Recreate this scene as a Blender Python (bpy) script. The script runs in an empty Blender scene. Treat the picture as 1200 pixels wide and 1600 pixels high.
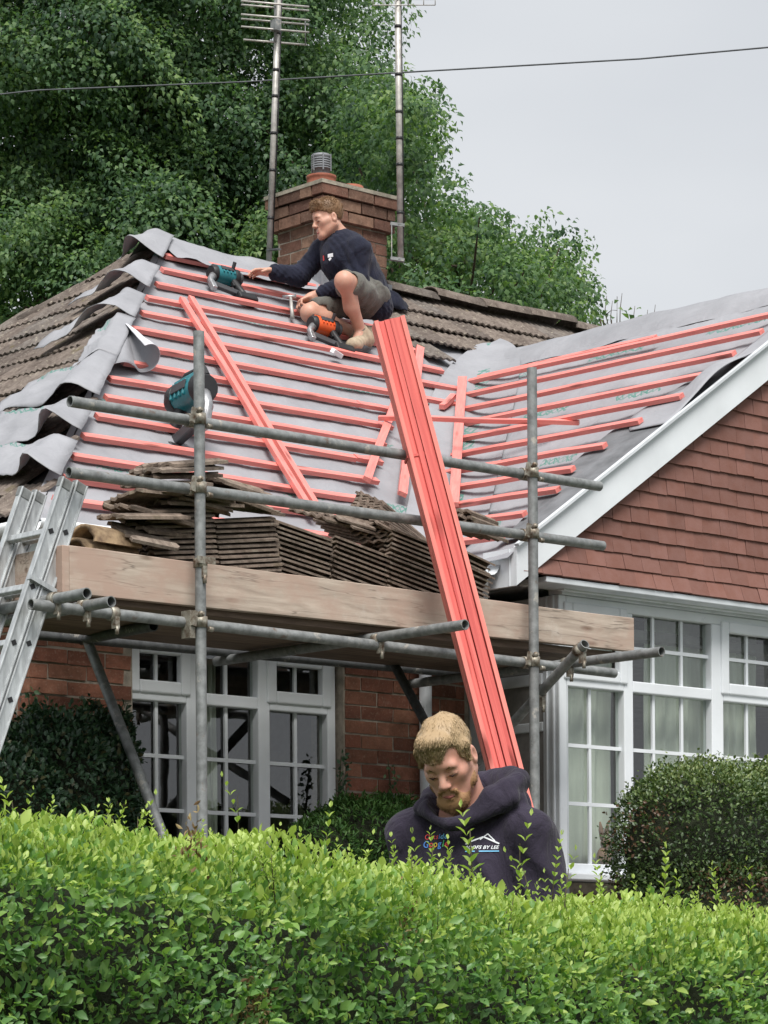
import bpy, math, random
import numpy as np
from mathutils import Vector, Matrix, noise as mnoise
from mathutils.bvhtree import BVHTree
random.seed(7); rng = np.random.default_rng(7)
S = bpy.context.scene; COL = S.collection
rad = math.radians

# ---------------------------------------------------------------- camera, sky, sun, exposure
FPX, YAW, HOR, ROLL, EYE = 4590.0, rad(42.0), 1578.0, 0.0069, 1.55
AF = Vector((math.sin(YAW), math.cos(YAW), 0)); AR = Vector((math.cos(YAW), -math.sin(YAW), 0)); AU = Vector((0, 0, 1))
CX = AR * math.cos(ROLL) - AU * math.sin(ROLL); CY = AU * math.cos(ROLL) + AR * math.sin(ROLL); CP = Vector((0, 0, EYE))
cam = bpy.data.cameras.new('camera'); camo = bpy.data.objects.new('camera', cam); COL.objects.link(camo)
cam.sensor_fit = 'HORIZONTAL'; cam.sensor_width = 36; cam.lens = 36 * FPX / 1200; cam.shift_y = (HOR - 800) / 1200
cam.sensor_fit = 'HORIZONTAL'; cam.clip_start = .1; cam.clip_end = 3000
mw = Matrix((CX, CY, -AF)).transposed().to_4x4(); mw.translation = CP; camo.matrix_world = mw
S.camera = camo; S.render.resolution_x = 768; S.render.resolution_y = 1024

SUN_EL, SUN_AZ = rad(57), rad(213)
W = bpy.data.worlds.new('World'); S.world = W; W.use_nodes = True
wn, wl = W.node_tree.nodes, W.node_tree.links
wn.clear()
sky = wn.new('ShaderNodeTexSky'); sky.sky_type = 'NISHITA'; sky.sun_disc = False
sky.sun_elevation = SUN_EL; sky.sun_rotation = SUN_AZ; sky.air_density = 1.0; sky.dust_density = 6.0; sky.ozone_density = 1.0
hsv = wn.new('ShaderNodeHueSaturation'); hsv.inputs['Saturation'].default_value = 0.14
tc = wn.new('ShaderNodeTexCoord'); mp = wn.new('ShaderNodeMapping'); mp.inputs['Scale'].default_value = (1, 1, 2.5)
nz = wn.new('ShaderNodeTexNoise'); nz.inputs['Scale'].default_value = 3.2; nz.inputs['Detail'].default_value = 4
rp = wn.new('ShaderNodeMapRange'); rp.inputs['From Min'].default_value = .3; rp.inputs['From Max'].default_value = .7
rp.inputs['To Min'].default_value = .0; rp.inputs['To Max'].default_value = 1.0
cloud = wn.new('ShaderNodeMix'); cloud.data_type = 'RGBA'
cloud.inputs['A'].default_value = (4.4, 4.65, 5.0, 1); cloud.inputs['B'].default_value = (5.5, 5.7, 5.95, 1)
mixs = wn.new('ShaderNodeMix'); mixs.data_type = 'RGBA'; mixs.inputs['Factor'].default_value = .8
bg = wn.new('ShaderNodeBackground'); bg.inputs['Strength'].default_value = 0.085
ow = wn.new('ShaderNodeOutputWorld')
wl.new(sky.outputs[0], hsv.inputs['Color']); wl.new(tc.outputs['Generated'], mp.inputs[0]); wl.new(mp.outputs[0], nz.inputs[0])
wl.new(nz.outputs[0], rp.inputs[0]); wl.new(rp.outputs[0], cloud.inputs['Factor'])
wl.new(hsv.outputs[0], mixs.inputs['A']); wl.new(cloud.outputs['Result'], mixs.inputs['B'])
wl.new(mixs.outputs['Result'], bg.inputs['Color']); wl.new(bg.outputs[0], ow.inputs[0])

sl = bpy.data.lights.new('sun', 'SUN'); sl.energy = 2.5; sl.angle = rad(32); sl.color = (1, .97, .92)
so = bpy.data.objects.new('sun', sl); COL.objects.link(so)
sdir = Vector((math.sin(SUN_AZ) * math.cos(SUN_EL), math.cos(SUN_AZ) * math.cos(SUN_EL), math.sin(SUN_EL)))
so.rotation_euler = sdir.to_track_quat('Z', 'Y').to_euler(); so.location = (0, 0, 30)
S.view_settings.view_transform = 'Standard'; S.view_settings.look = 'None'; S.view_settings.gamma = 1
S.view_settings.exposure = 0.85; S.view_settings.use_curve_mapping = False
S.cycles.max_bounces = 6; S.cycles.transparent_max_bounces = 12; S.cycles.caustics_reflective = False; S.cycles.caustics_refractive = False

# ---------------------------------------------------------------- measuring helpers (photo point -> point on a real plane of the place)
def ray(px, py): return AF + CX * ((px - 600) / FPX) + CY * ((HOR - py) / FPX)
def onY(px, py, y): d = ray(px, py); return CP + d * (y / d.y)
def onX(px, py, x): d = ray(px, py); return CP + d * (x / d.x)
def at(px, py, t): return CP + ray(px, py) * t
def onP(px, py, p, n): d = ray(px, py); return CP + d * ((Vector(p) - CP).dot(n) / d.dot(n))

# ---------------------------------------------------------------- scene helpers
def tag(o, label=None, cat=None, group=None, kind=None):
    for k, v in (('label', label), ('category', cat), ('group', group), ('kind', kind)):
        if v: o[k] = v
    return o
def link(name, data, parent=None):
    o = bpy.data.objects.new(name, data); COL.objects.link(o)
    if parent: o.parent = parent
    return o
def empty(name, loc, label=None, cat=None, group=None):
    o = link(name, None); o.location = loc; o.empty_display_size = .1
    return tag(o, label, cat, group)
def adopt(o, parent):
    """parent a mesh written in world coordinates without moving it"""
    o.parent = parent; w = wmat(parent); o.matrix_parent_inverse = w.inverted(); return o
def wmat(o):
    m = Matrix.LocRotScale(o.location, o.rotation_euler if o.rotation_mode != 'QUATERNION' else o.rotation_quaternion, o.scale)
    return wmat(o.parent) @ o.matrix_parent_inverse @ m if o.parent else m
def frame(o, p, x, y, z, s=(1, 1, 1)):
    m = Matrix((Vector(x) * s[0], Vector(y) * s[1], Vector(z) * s[2])).transposed().to_4x4(); m.translation = p; return m
def put(o, m):
    o.rotation_mode = 'QUATERNION'; l, q, s = m.decompose(); o.location, o.rotation_quaternion, o.scale = l, q, s; return o
def copy_tree(o, parent=None):
    c = o.copy(); COL.objects.link(c)
    if parent: c.parent = parent
    for ch in list(o.children): copy_tree(ch, c)
    return c

class MB:
    def __init__(s): s.v, s.f, s.sm, s.mi = [], [], [], []
    def add(s, vs, fs, smooth=False, mi=0):
        n = len(s.v); s.v += [tuple(v) for v in vs]; s.f += [tuple(i + n for i in f) for f in fs]
        s.sm += [smooth] * len(fs); s.mi += [mi] * len(fs); return s
    def box(s, c, size, m=None, jit=0, mi=0):
        c = Vector(c); h = Vector(size) / 2; vs = []
        for x in (-1, 1):
            for y in (-1, 1):
                for z in (-1, 1):
                    p = Vector((x * h.x, y * h.y, z * h.z))
                    if jit: p += Vector((random.uniform(-jit, jit), random.uniform(-jit, jit), random.uniform(-jit, jit)))
                    vs.append(c + (m @ p if m else p))
        return s.add(vs, [(0, 1, 3, 2), (4, 6, 7, 5), (0, 4, 5, 1), (2, 3, 7, 6), (0, 2, 6, 4), (1, 5, 7, 3)], mi=mi)
    def bar(s, a, b, w, h, up=(0, 0, 1), mi=0):
        """square-section bar from a to b, w across, h along up"""
        a, b = Vector(a), Vector(b); d = (b - a).normalized(); x = d.cross(Vector(up)).normalized(); u = x.cross(d)
        vs = [p + x * sx * w / 2 + u * su * h / 2 for p in (a, b) for sx, su in ((-1, -1), (1, -1), (1, 1), (-1, 1))]
        return s.add(vs, [(3, 2, 1, 0), (4, 5, 6, 7), (0, 1, 5, 4), (1, 2, 6, 5), (2, 3, 7, 6), (3, 0, 4, 7)], mi=mi)
    def tube(s, pts, r, n=10, cap=True, mi=0):
        pts = [Vector(p) for p in pts]; rs = r if isinstance(r, (list, tuple)) else [r] * len(pts); vs = []; pu = None
        for i, p in enumerate(pts):
            d = (pts[min(i + 1, len(pts) - 1)] - pts[max(i - 1, 0)]).normalized()
            u = pu if pu else (Vector((0, 0, 1)) if abs(d.z) < .9 else Vector((1, 0, 0)))
            x = d.cross(u).normalized(); u = x.cross(d); pu = u
            vs += [p + (x * math.cos(k * 2 * math.pi / n) + u * math.sin(k * 2 * math.pi / n)) * rs[i] for k in range(n)]
        fs = [(i * n + k, i * n + (k + 1) % n, (i + 1) * n + (k + 1) % n, (i + 1) * n + k) for i in range(len(pts) - 1) for k in range(n)]
        s.add(vs, fs, True, mi)
        if cap:
            m = (len(pts) - 1) * n; o = len(s.v) - len(vs)
            s.f += [tuple(o + k for k in range(n))[::-1], tuple(o + m + k for k in range(n))]; s.sm += [False] * 2; s.mi += [mi] * 2
        return s
    def pipe(s, a, b, r, n=14, wall=.004, mi=0):
        """open-ended steel tube with visible bore"""
        a, b = Vector(a), Vector(b); d = (b - a).normalized(); q = d * .12
        s.tube([a, b], r, n, False, mi)
        for p, e in ((a, q), (b, -q)):
            u = Vector((0, 0, 1)) if abs(d.z) < .9 else Vector((1, 0, 0)); x = d.cross(u).normalized(); u = x.cross(d)
            ring = lambda c, rr: [c + (x * math.cos(k * 2 * math.pi / n) + u * math.sin(k * 2 * math.pi / n)) * rr for k in range(n)]
            vs = ring(p, r) + ring(p, r - wall) + ring(p + e, r - wall)
            s.add(vs, [(k, (k + 1) % n, n + (k + 1) % n, n + k) for k in range(n)] + [(n + k, n + (k + 1) % n, 2 * n + (k + 1) % n, 2 * n + k) for k in range(n)], mi=mi)
            s.add(vs[2 * n:], [tuple(range(n))], mi=mi)
        return s
    def ball(s, c, r, n=8, m=None, mi=0):
        vs = []; c = Vector(c); r = Vector(r) if not isinstance(r, (int, float)) else Vector((r, r, r)); k = n
        for i in range(1, k):
            for j in range(2 * k):
                t, p = math.pi * i / k, math.pi * j / k; q = Vector((math.sin(t) * math.cos(p) * r.x, math.sin(t) * math.sin(p) * r.y, math.cos(t) * r.z)); vs.append(c + (m @ q if m else q))
        a = Vector((0, 0, r.z)); vs += [c + (m @ a if m else a), c - (m @ a if m else a)]; N = 2 * k
        fs = [(i * N + j, (i + 1) * N + j, (i + 1) * N + (j + 1) % N, i * N + (j + 1) % N) for i in range(k - 2) for j in range(N)]
        fs += [(len(vs) - 2, j, (j + 1) % N) for j in range(N)] + [(len(vs) - 1, (k - 2) * N + (j + 1) % N, (k - 2) * N + j) for j in range(N)]
        return s.add(vs, fs, True, mi)
    def grid(s, fn, nu, nv, smooth=True, mi=0):
        vs = [fn(i / nu, j / nv) for i in range(nu + 1) for j in range(nv + 1)]
        return s.add(vs, [(i * (nv + 1) + j, (i + 1) * (nv + 1) + j, (i + 1) * (nv + 1) + j + 1, i * (nv + 1) + j + 1) for i in range(nu) for j in range(nv)], smooth, mi)
    def poly(s, pts, thick, mi=0):
        """flat polygon extruded by the vector thick"""
        n = len(pts); t = Vector(thick); vs = [Vector(p) for p in pts] + [Vector(p) + t for p in pts]
        return s.add(vs, [tuple(range(n))[::-1], tuple(range(n, 2 * n))] + [(k, (k + 1) % n, n + (k + 1) % n, n + k) for k in range(n)], mi=mi)
    def mesh(s, name, mats):
        me = bpy.data.meshes.new(name); me.from_pydata(s.v, [], s.f)
        for m in (mats if isinstance(mats, (list, tuple)) else [mats]): me.materials.append(m)
        me.polygons.foreach_set('use_smooth', s.sm); me.polygons.foreach_set('material_index', s.mi); me.update(); return me
    def build(s, name, mats, parent=None, bevel=0):
        o = link(name, s.mesh(name, mats))
        if parent: adopt(o, parent)
        if bevel:
            b = o.modifiers.new('edge', 'BEVEL'); b.width = bevel; b.segments = 2; b.limit_method = 'ANGLE'; b.angle_limit = rad(40)
        return o
def solid(o, t, off=0):
    m = o.modifiers.new('thickness', 'SOLIDIFY'); m.thickness = t; m.offset = off; return o

# ---------------------------------------------------------------- materials
def nodes(name):
    m = bpy.data.materials.new(name); m.use_nodes = True; n, l = m.node_tree.nodes, m.node_tree.links
    return m, n, l, n['Principled BSDF']
def coords(n, l, scale=(1, 1, 1), rnd=True, kind='Object'):
    t = n.new('ShaderNodeTexCoord'); m = n.new('ShaderNodeMapping'); m.inputs['Scale'].default_value = scale
    l.new(t.outputs[kind], m.inputs[0])
    if rnd:
        oi = n.new('ShaderNodeObjectInfo'); mu = n.new('ShaderNodeMath'); mu.operation = 'MULTIPLY'; mu.inputs[1].default_value = 37.0
        l.new(oi.outputs['Random'], mu.inputs[0]); l.new(mu.outputs[0], m.inputs['Location'])
    return m.outputs[0]
def noise(n, l, co, scale, detail=4, rough=.55, dist=0):
    t = n.new('ShaderNodeTexNoise'); t.inputs['Scale'].default_value = scale; t.inputs['Detail'].default_value = detail
    t.inputs['Roughness'].default_value = rough; t.inputs['Distortion'].default_value = dist; l.new(co, t.inputs['Vector']); return t.outputs['Fac']
def ramp(n, l, fac, stops):
    r = n.new('ShaderNodeValToRGB'); e = r.color_ramp.elements
    while len(e) < len(stops): e.new(.5)
    for x, (p, c) in zip(e, stops): x.position = p; x.color = (c if isinstance(c, tuple) else (c, c, c)) + (1,)
    if fac is not None: l.new(fac, r.inputs[0])
    return r.outputs[0]
def mixc(n, l, fac, a, b, mode='MIX'):
    m = n.new('ShaderNodeMix'); m.data_type = 'RGBA'; m.blend_type = mode
    for s, v in (('Factor', fac), ('A', a), ('B', b)):
        if hasattr(v, 'links') or hasattr(v, 'is_linked'): l.new(v, m.inputs[s])
        elif s == 'Factor': m.inputs[s].default_value = v
        else: m.inputs[s].default_value = tuple(v) + (1,)
    return m.outputs['Result']
def bump(n, l, b, h, strength=.3, dist=.01):
    bm = n.new('ShaderNodeBump'); bm.inputs['Strength'].default_value = strength; bm.inputs['Distance'].default_value = dist
    l.new(h, bm.inputs['Height']); l.new(bm.outputs[0], b.inputs['Normal'])
def mul(c, k): return tuple(min(1, x * k) for x in c)
def basic(name, c, rough=.7, metal=0, var=.35, sc=9, bs=None, bst=.25, bd=.004, objvar=.25, stretch=(1, 1, 1), spec=.4, c2=None, coat=0):
    """base colour with two scales of mottling, per-object variation and fine relief"""
    m, n, l, b = nodes(name); co = coords(n, l, stretch)
    f = noise(n, l, co, sc, 6, .6); c2 = c2 or mul(c, 1 - var)
    col = ramp(n, l, f, [(.32, c2), (.68, mul(c, 1 + var * .5))])
    oi = n.new('ShaderNodeObjectInfo'); v = ramp(n, l, oi.outputs['Random'], [(0, 1 - objvar), (1, 1.0)])
    col = mixc(n, l, 1.0, col, v, 'MULTIPLY'); l.new(col, b.inputs['Base Color'])
    b.inputs['Metallic'].default_value = metal; b.inputs['Specular IOR Level'].default_value = spec
    r = ramp(n, l, noise(n, l, co, sc * 2.3, 3), [(.3, max(0, rough - .12)), (.7, min(1, rough + .12))]); l.new(r, b.inputs['Roughness'])
    if bs: bump(n, l, b, noise(n, l, co, bs, 6, .65), bst, bd)
    if coat: b.inputs['Coat Weight'].default_value = coat
    return m
m_mortar = basic('mortar', (.38, .33, .27), .95, var=.4, sc=20, bs=120)
def brick_mat(name, lo, mid, hi, soot=.35):
    m, n, l, b = nodes(name); co = coords(n, l); oi = n.new('ShaderNodeObjectInfo')
    base = ramp(n, l, oi.outputs['Random'], [(0, lo), (.35, mid), (.7, hi), (1, mul(lo, .8))])
    f = noise(n, l, co, 14, 8, .7); base = mixc(n, l, ramp(n, l, f, [(.35, 0.), (.75, .75)]), base, mul(lo, soot))
    g = noise(n, l, co, 90, 3); base = mixc(n, l, ramp(n, l, g, [(.55, 0.), (.8, .35)]), base, (.45, .36, .28)); l.new(base, b.inputs['Base Color'])
    b.inputs['Roughness'].default_value = .92; b.inputs['Specular IOR Level'].default_value = .2
    bump(n, l, b, noise(n, l, co, 70, 8, .7), .5, .006); return m
m_brick = brick_mat('facing_brick', (.16, .068, .046), (.25, .10, .066), (.33, .155, .10))
m_cbrick = brick_mat('weathered_brick', (.13, .070, .054), (.20, .102, .074), (.27, .165, .115), .25)
m_upvc = basic('white_upvc', (.74, .77, .80), .38, var=.08, sc=3, objvar=.04, bs=60, bst=.04)
m_upvc_grey = basic('weathered_upvc', (.62, .65, .68), .5, var=.16, sc=5, objvar=.05, bs=30, bst=.08)
m_galv = basic('galvanised_tube', (.25, .26, .26), .55, .45, var=.45, sc=22, bs=160, bst=.25, bd=.002, objvar=.2)
m_galv_dark = basic('dull_tube', (.11, .115, .12), .65, .35, var=.45, sc=18, bs=160, bst=.25, bd=.002, objvar=.2)
m_coupler = basic('coupler_steel', (.36, .35, .30), .55, .5, var=.6, sc=40, bs=150, bst=.3, bd=.002, c2=(.12, .07, .04))
m_alu = basic('ladder_aluminium', (.58, .60, .61), .42, .55, var=.3, sc=14, stretch=(3, 3, .6), bs=90, bst=.12, bd=.002, objvar=.08)
m_mast = basic('aerial_mast', (.52, .50, .47), .5, .35, var=.35, sc=20, objvar=.15)
m_board = None
def tube_mat(name, c, rough):
    m, n, l, b = nodes(name); co = coords(n, l); col = ramp(n, l, noise(n, l, co, 22, 6, .6), [(.32, mul(c, .6)), (.68, mul(c, 1.2))])
    g = ramp(n, l, noise(n, l, co, 9, 6, .7), [(.60, 0.), (.66, .8)]); col = mixc(n, l, g, col, (.46, .43, .38)); r = ramp(n, l, noise(n, l, coords(n, l, (1.7, 1.7, 1.7)), 6, 7, .75), [(.60, 0.), (.70, .8)]); col = mixc(n, l, r, col, (.15, .075, .04))
    l.new(col, b.inputs['Base Color']); b.inputs['Metallic'].default_value = .35; b.inputs['Roughness'].default_value = rough; b.inputs['Specular IOR Level'].default_value = .4
    bump(n, l, b, noise(n, l, co, 120, 5, .7), .35, .002); return m
m_galv = tube_mat('galvanised_tube', (.25, .26, .26), .58); m_galv_dark = tube_mat('dull_tube', (.115, .12, .125), .65)
def wood(name, c, dark, stretch, sc=5, knots=None, rough=.8, objvar=.18, wet=None, spec=.25, crack=False):
    m, n, l, b = nodes(name); co = coords(n, l, stretch)
    f = noise(n, l, co, sc, 8, .65, .6); col = ramp(n, l, f, [(.3, dark), (.62, c), (.8, mul(c, 1.12))])
    if knots:
        c2 = coords(n, l, knots[1]); v = n.new('ShaderNodeTexVoronoi'); v.inputs['Scale'].default_value = knots[2]; v.inputs['Randomness'].default_value = 1; l.new(c2, v.inputs['Vector'])
        col = mixc(n, l, ramp(n, l, v.outputs['Distance'], [(.09, .9), (.2, 0.)]), col, knots[0])
    if crack:
        g = noise(n, l, coords(n, l, (.30, 1, 4.2)), 2.0, 5, .55, .1); col = mixc(n, l, ramp(n, l, g, [(.491, 0.), (.498, .7), (.502, .7), (.509, 0.)]), col, mul(dark, .35))
        g = noise(n, l, coords(n, l, (2, 1, 2)), 3.5, 6, .7); col = mixc(n, l, ramp(n, l, g, [(.58, 0.), (.75, .3)]), col, (.66, .62, .57))
    if wet:
        g = noise(n, l, coords(n, l, wet[1]), wet[2], 5, .6); col = mixc(n, l, ramp(n, l, g, [(.42, 0.), (.62, .9)]), col, wet[0])
    oi = n.new('ShaderNodeObjectInfo'); col = mixc(n, l, 1.0, col, ramp(n, l, oi.outputs['Random'], [(0, 1 - objvar), (1, 1.)]), 'MULTIPLY')
    l.new(col, b.inputs['Base Color']); b.inputs['Roughness'].default_value = rough; b.inputs['Specular IOR Level'].default_value = spec
    bump(n, l, b, f, .25, .003); return m
m_batten = wood('red_dyed_batten', (.84, .255, .215), (.66, .155, .135), (1.2, 14, 14), 4, ((.30, .07, .05), (1.6, 9, 9), 1.6), objvar=.12, rough=.42, spec=.8)
m_batten_b = wood('red_dyed_batten_shaded', (.80, .195, .17), (.58, .10, .095), (22, 22, .7), 2.2, ((.26, .05, .04), (7, 7, 1.9), 1.0), objvar=.2)  # darker copy of the red: shade of the recessed middle battens put into colour
m_batten_e = wood('red_dyed_batten_lit', (.88, .29, .245), (.74, .19, .165), (22, 22, .7), 2.2, ((.30, .06, .05), (7, 7, 1.9), 1.0), objvar=.1)  # paler copy of the red: light on the bundle's outer battens put into colour
m_toe = wood('weathered_board', (.54, .45, .375), (.33, .265, .215), (.8, 9, 9), 4, crack=True, knots=((.16, .1, .07), (2, 7, 7), 1.6), wet=((.44, .31, .25), (1, 1, 1.6), 3.4))
m_deck = wood('scaffold_deck', (.22, .16, .12), (.1, .07, .055), (1, 10, 10), 4)
def tile_mat(nm, c0, c1, c2):
    m, n, l, b = nodes(nm); co = coords(n, l)
    oi = n.new('ShaderNodeObjectInfo'); base = ramp(n, l, oi.outputs['Random'], [(0, c0), (.5, c1), (1, c2)])
    f = noise(n, l, co, 16, 8, .72); base = mixc(n, l, ramp(n, l, f, [(.38, 0.), (.7, .8)]), base, (.05, .036, .03))
    g = noise(n, l, co, 34, 5, .65); base = mixc(n, l, ramp(n, l, g, [(.57, 0.), (.72, .8)]), base, (.38, .34, .27))
    h = noise(n, l, co, 7, 3, .5); base = mixc(n, l, ramp(n, l, h, [(.66, 0.), (.8, .6)]), base, (.13, .115, .04))
    l.new(base, b.inputs['Base Color']); b.inputs['Roughness'].default_value = .95; b.inputs['Specular IOR Level'].default_value = .15
    bump(n, l, b, noise(n, l, co, 90, 8, .75), .7, .006); return m
m_tile = tile_mat('old_concrete_tile', (.135, .113, .10), (.215, .178, .153), (.175, .158, .145)); m_tile_s = tile_mat('stacked_concrete_tile', (.22, .17, .135), (.36, .28, .225), (.29, .235, .195))
m_sand = basic('buff_ridge_tile', (.42, .30, .18), .9, var=.5, sc=18, bs=80, bst=.5, bd=.006, c2=(.17, .11, .07))
m_hang = basic('terracotta_hanging_tile', (.205, .102, .084), .85, var=.25, sc=11, bs=80, bst=.3, bd=.003, objvar=.22, c2=(.20, .088, .066))
m_lead = basic('lead_flashing', (.26, .27, .29), .6, .2, var=.35, sc=10, bs=40)
m_black = basic('black_plastic', (.018, .018, .02), .5, objvar=0)
m_blackish = basic('dark_gap', (.012, .011, .011), .95, objvar=0)
m_darkgrey = basic('dark_grey_plastic', (.05, .05, .055), .55, objvar=0)
m_teal = basic('teal_plastic', (.02, .17, .20), .38, var=.25, sc=20, objvar=0)
m_orange = basic('orange_plastic', (.72, .11, .025), .4, var=.2, sc=20, objvar=0)
m_chrome = basic('bare_steel', (.45, .45, .46), .35, .8, var=.3, sc=30, objvar=0)
m_white = basic('white_paper', (.8, .8, .82), .7, var=.08, objvar=0)
m_pot = basic('terracotta_pot', (.36, .12, .075), .85, var=.3, sc=20, bs=60)
m_conc = basic('cement_flaunching', (.33, .30, .24), .95, var=.45, sc=16, bs=60, bst=.5, bd=.008)
m_bark = basic('bark', (.085, .062, .045), .95, var=.5, sc=8, stretch=(3, 3, .7), bs=20, bst=.6, bd=.03)
m_twig = basic('twig', (.07, .06, .03), .9, var=.4)
m_curtain = basic('net_curtain', (.72, .74, .66), .9, var=.14, sc=4, stretch=(6, 6, .4), objvar=.06)
m_room = basic('room_plaster', (.22, .21, .2), .9, var=.3, objvar=0)
m_grass = basic('lawn', (.055, .09, .025), .95, var=.5, sc=3, bs=80, bst=.8, bd=.03, objvar=0)
m_road = basic('asphalt', (.055, .055, .056), .9, var=.3, sc=6, bs=200, bst=.5, objvar=0)
m_pave = basic('concrete_paving', (.28, .27, .25), .9, var=.25, sc=4, bs=90, bst=.3, objvar=0)
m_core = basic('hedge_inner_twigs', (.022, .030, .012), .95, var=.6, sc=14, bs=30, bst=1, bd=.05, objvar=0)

def felt_mat():
    """grey breather membrane with rows of faint green print"""
    m, n, l, b = nodes('breather_membrane'); co = coords(n, l, rnd=False, kind='UV')
    oc = coords(n, l, rnd=False)
    f = noise(n, l, oc, 2.6, 6, .6); col = ramp(n, l, f, [(.3, (.24, .243, .262)), (.7, (.32, .323, .346))])
    sx = n.new('ShaderNodeSeparateXYZ'); l.new(co, sx.inputs[0])
    def mth(op, a, bb=None):
        q = n.new('ShaderNodeMath'); q.operation = op
        for i, v in enumerate((a, bb)):
            if v is None: continue
            if isinstance(v, (int, float)): q.inputs[i].default_value = v
            else: l.new(v, q.inputs[i])
        return q.outputs[0]
    # print rows: v metres up the slope, u metres along it
    row = mth('PINGPONG', mth('ADD', sx.outputs[1], .13), .41); inrow = mth('LESS_THAN', row, .05)
    word = mth('GREATER_THAN', mth('FRACT', mth('ADD', mth('MULTIPLY', sx.outputs[0], .9), mth('MULTIPLY', mth('FLOOR', mth('MULTIPLY', sx.outputs[1], 1.2)), .37))), .52)
    zz = mth('PINGPONG', mth('MULTIPLY', sx.outputs[0], 1.0), .035); st = mth('LESS_THAN', mth('ABSOLUTE', mth('SUBTRACT', mth('MULTIPLY', zz, 1.4), row)), .011)
    zz2 = mth('PINGPONG', mth('ADD', mth('MULTIPLY', sx.outputs[0], .63), .02), .05); st2 = mth('LESS_THAN', mth('ABSOLUTE', mth('SUBTRACT', zz2, row)), .008)
    pr = mth('MULTIPLY', mth('MULTIPLY', inrow, word), mth('MAXIMUM', st, st2))
    pr = mth('MULTIPLY', pr, ramp(n, l, noise(n, l, co, 9, 3), [(.3, .35), (.55, 1.)]))
    col = mixc(n, l, pr, col, (.07, .20, .165)); 
    g = noise(n, l, oc, 11, 6, .7); col = mixc(n, l, ramp(n, l, g, [(.6, 0.), (.85, .25)]), col, (.22, .22, .23))
    l.new(col, b.inputs['Base Color']); b.inputs['Roughness'].default_value = .62; b.inputs['Specular IOR Level'].default_value = .35
    cr = noise(n, l, oc, 5.5, 5, .5, 1.6); ma = n.new('ShaderNodeMath'); ma.operation = 'MULTIPLY_ADD'; ma.inputs[1].default_value = .25; l.new(noise(n, l, oc, 24, 6, .6), ma.inputs[0]); l.new(cr, ma.inputs[2])
    bump(n, l, b, ma.outputs[0], .32, .03); return m
m_felt = felt_mat()
m_felt_b = basic('membrane_underside', (.60, .60, .64), .7, var=.1, sc=6, objvar=0, bs=30, bst=.15)
m_oldfelt = basic('old_bitumen_felt', (.035, .033, .033), .9, var=.5, sc=9, bs=30, bst=.5, bd=.01)
def glass_mat():
    m = bpy.data.materials.new('window_glass'); m.use_nodes = True; n, l = m.node_tree.nodes, m.node_tree.links; n.clear()
    o = n.new('ShaderNodeOutputMaterial'); mx = n.new('ShaderNodeMixShader'); t = n.new('ShaderNodeBsdfTransparent'); g = n.new('ShaderNodeBsdfGlossy'); f = n.new('ShaderNodeFresnel')
    f.inputs['IOR'].default_value = 2.2; t.inputs[0].default_value = (.90, .93, .91, 1); g.inputs['Roughness'].default_value = .015
    tcn = n.new('ShaderNodeTexCoord'); q = n.new('ShaderNodeTexNoise'); q.inputs['Scale'].default_value = 2.2; l.new(tcn.outputs['Object'], q.inputs['Vector'])
    bm = n.new('ShaderNodeBump'); bm.inputs['Strength'].default_value = .08; bm.inputs['Distance'].default_value = .02; l.new(q.outputs[0], bm.inputs['Height']); l.new(bm.outputs[0], g.inputs['Normal'])
    ge = n.new('ShaderNodeNewGeometry'); k1 = n.new('ShaderNodeMath'); k1.operation = 'SUBTRACT'; k1.inputs[0].default_value = 1; k2 = n.new('ShaderNodeMath'); k2.operation = 'MULTIPLY'
    l.new(ge.outputs['Backfacing'], k1.inputs[1]); l.new(k1.outputs[0], k2.inputs[0]); l.new(f.outputs[0], k2.inputs[1])  # only the outer skin of the pane mirrors
    l.new(k2.outputs[0], mx.inputs[0]); l.new(t.outputs[0], mx.inputs[1]); l.new(g.outputs[0], mx.inputs[2]); l.new(mx.outputs[0], o.inputs[0]); return m
m_glass = glass_mat()
def leaf_mat(name, stops, trans=.3, rough=.42, spec=.45):
    m, n, l, b = nodes(name); a = n.new('ShaderNodeAttribute'); a.attribute_name = 'tint'
    col = ramp(n, l, a.outputs['Fac'], stops); l.new(col, b.inputs['Base Color']); b.inputs['Roughness'].default_value = rough; b.inputs['Specular IOR Level'].default_value = spec
    o = n['Material Output']; tr = n.new('ShaderNodeBsdfTranslucent'); mx = n.new('ShaderNodeMixShader'); mx.inputs[0].default_value = trans
    l.new(mixc(n, l, 1.0, col, (1.25, 1.35, .7), 'MULTIPLY'), tr.inputs[0]); l.new(b.outputs[0], mx.inputs[1]); l.new(tr.outputs[0], mx.inputs[2]); l.new(mx.outputs[0], o.inputs[0]); return m
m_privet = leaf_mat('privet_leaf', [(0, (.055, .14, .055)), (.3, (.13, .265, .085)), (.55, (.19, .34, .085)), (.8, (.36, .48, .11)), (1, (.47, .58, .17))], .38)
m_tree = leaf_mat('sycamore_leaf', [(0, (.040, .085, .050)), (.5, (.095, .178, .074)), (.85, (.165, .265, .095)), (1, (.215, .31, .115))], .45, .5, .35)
m_shrubd = leaf_mat('dark_shrub_leaf', [(0, (.02, .05, .026)), (.6, (.048, .105, .05)), (.9, (.10, .17, .075)), (1, (.12, .085, .04))], .15, .38, .5)
m_shrubg = leaf_mat('conifer_spray', [(0, (.020, .055, .014)), (.6, (.045, .115, .024)), (1, (.09, .16, .04))], .2, .55, .3)
m_box = leaf_mat('clipped_bush_leaf', [(0, (.018, .035, .014)), (.45, (.045, .085, .025)), (.8, (.13, .19, .06)), (.93, (.20, .24, .08)), (1, (.10, .055, .03))], .2, .42, .45)

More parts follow.
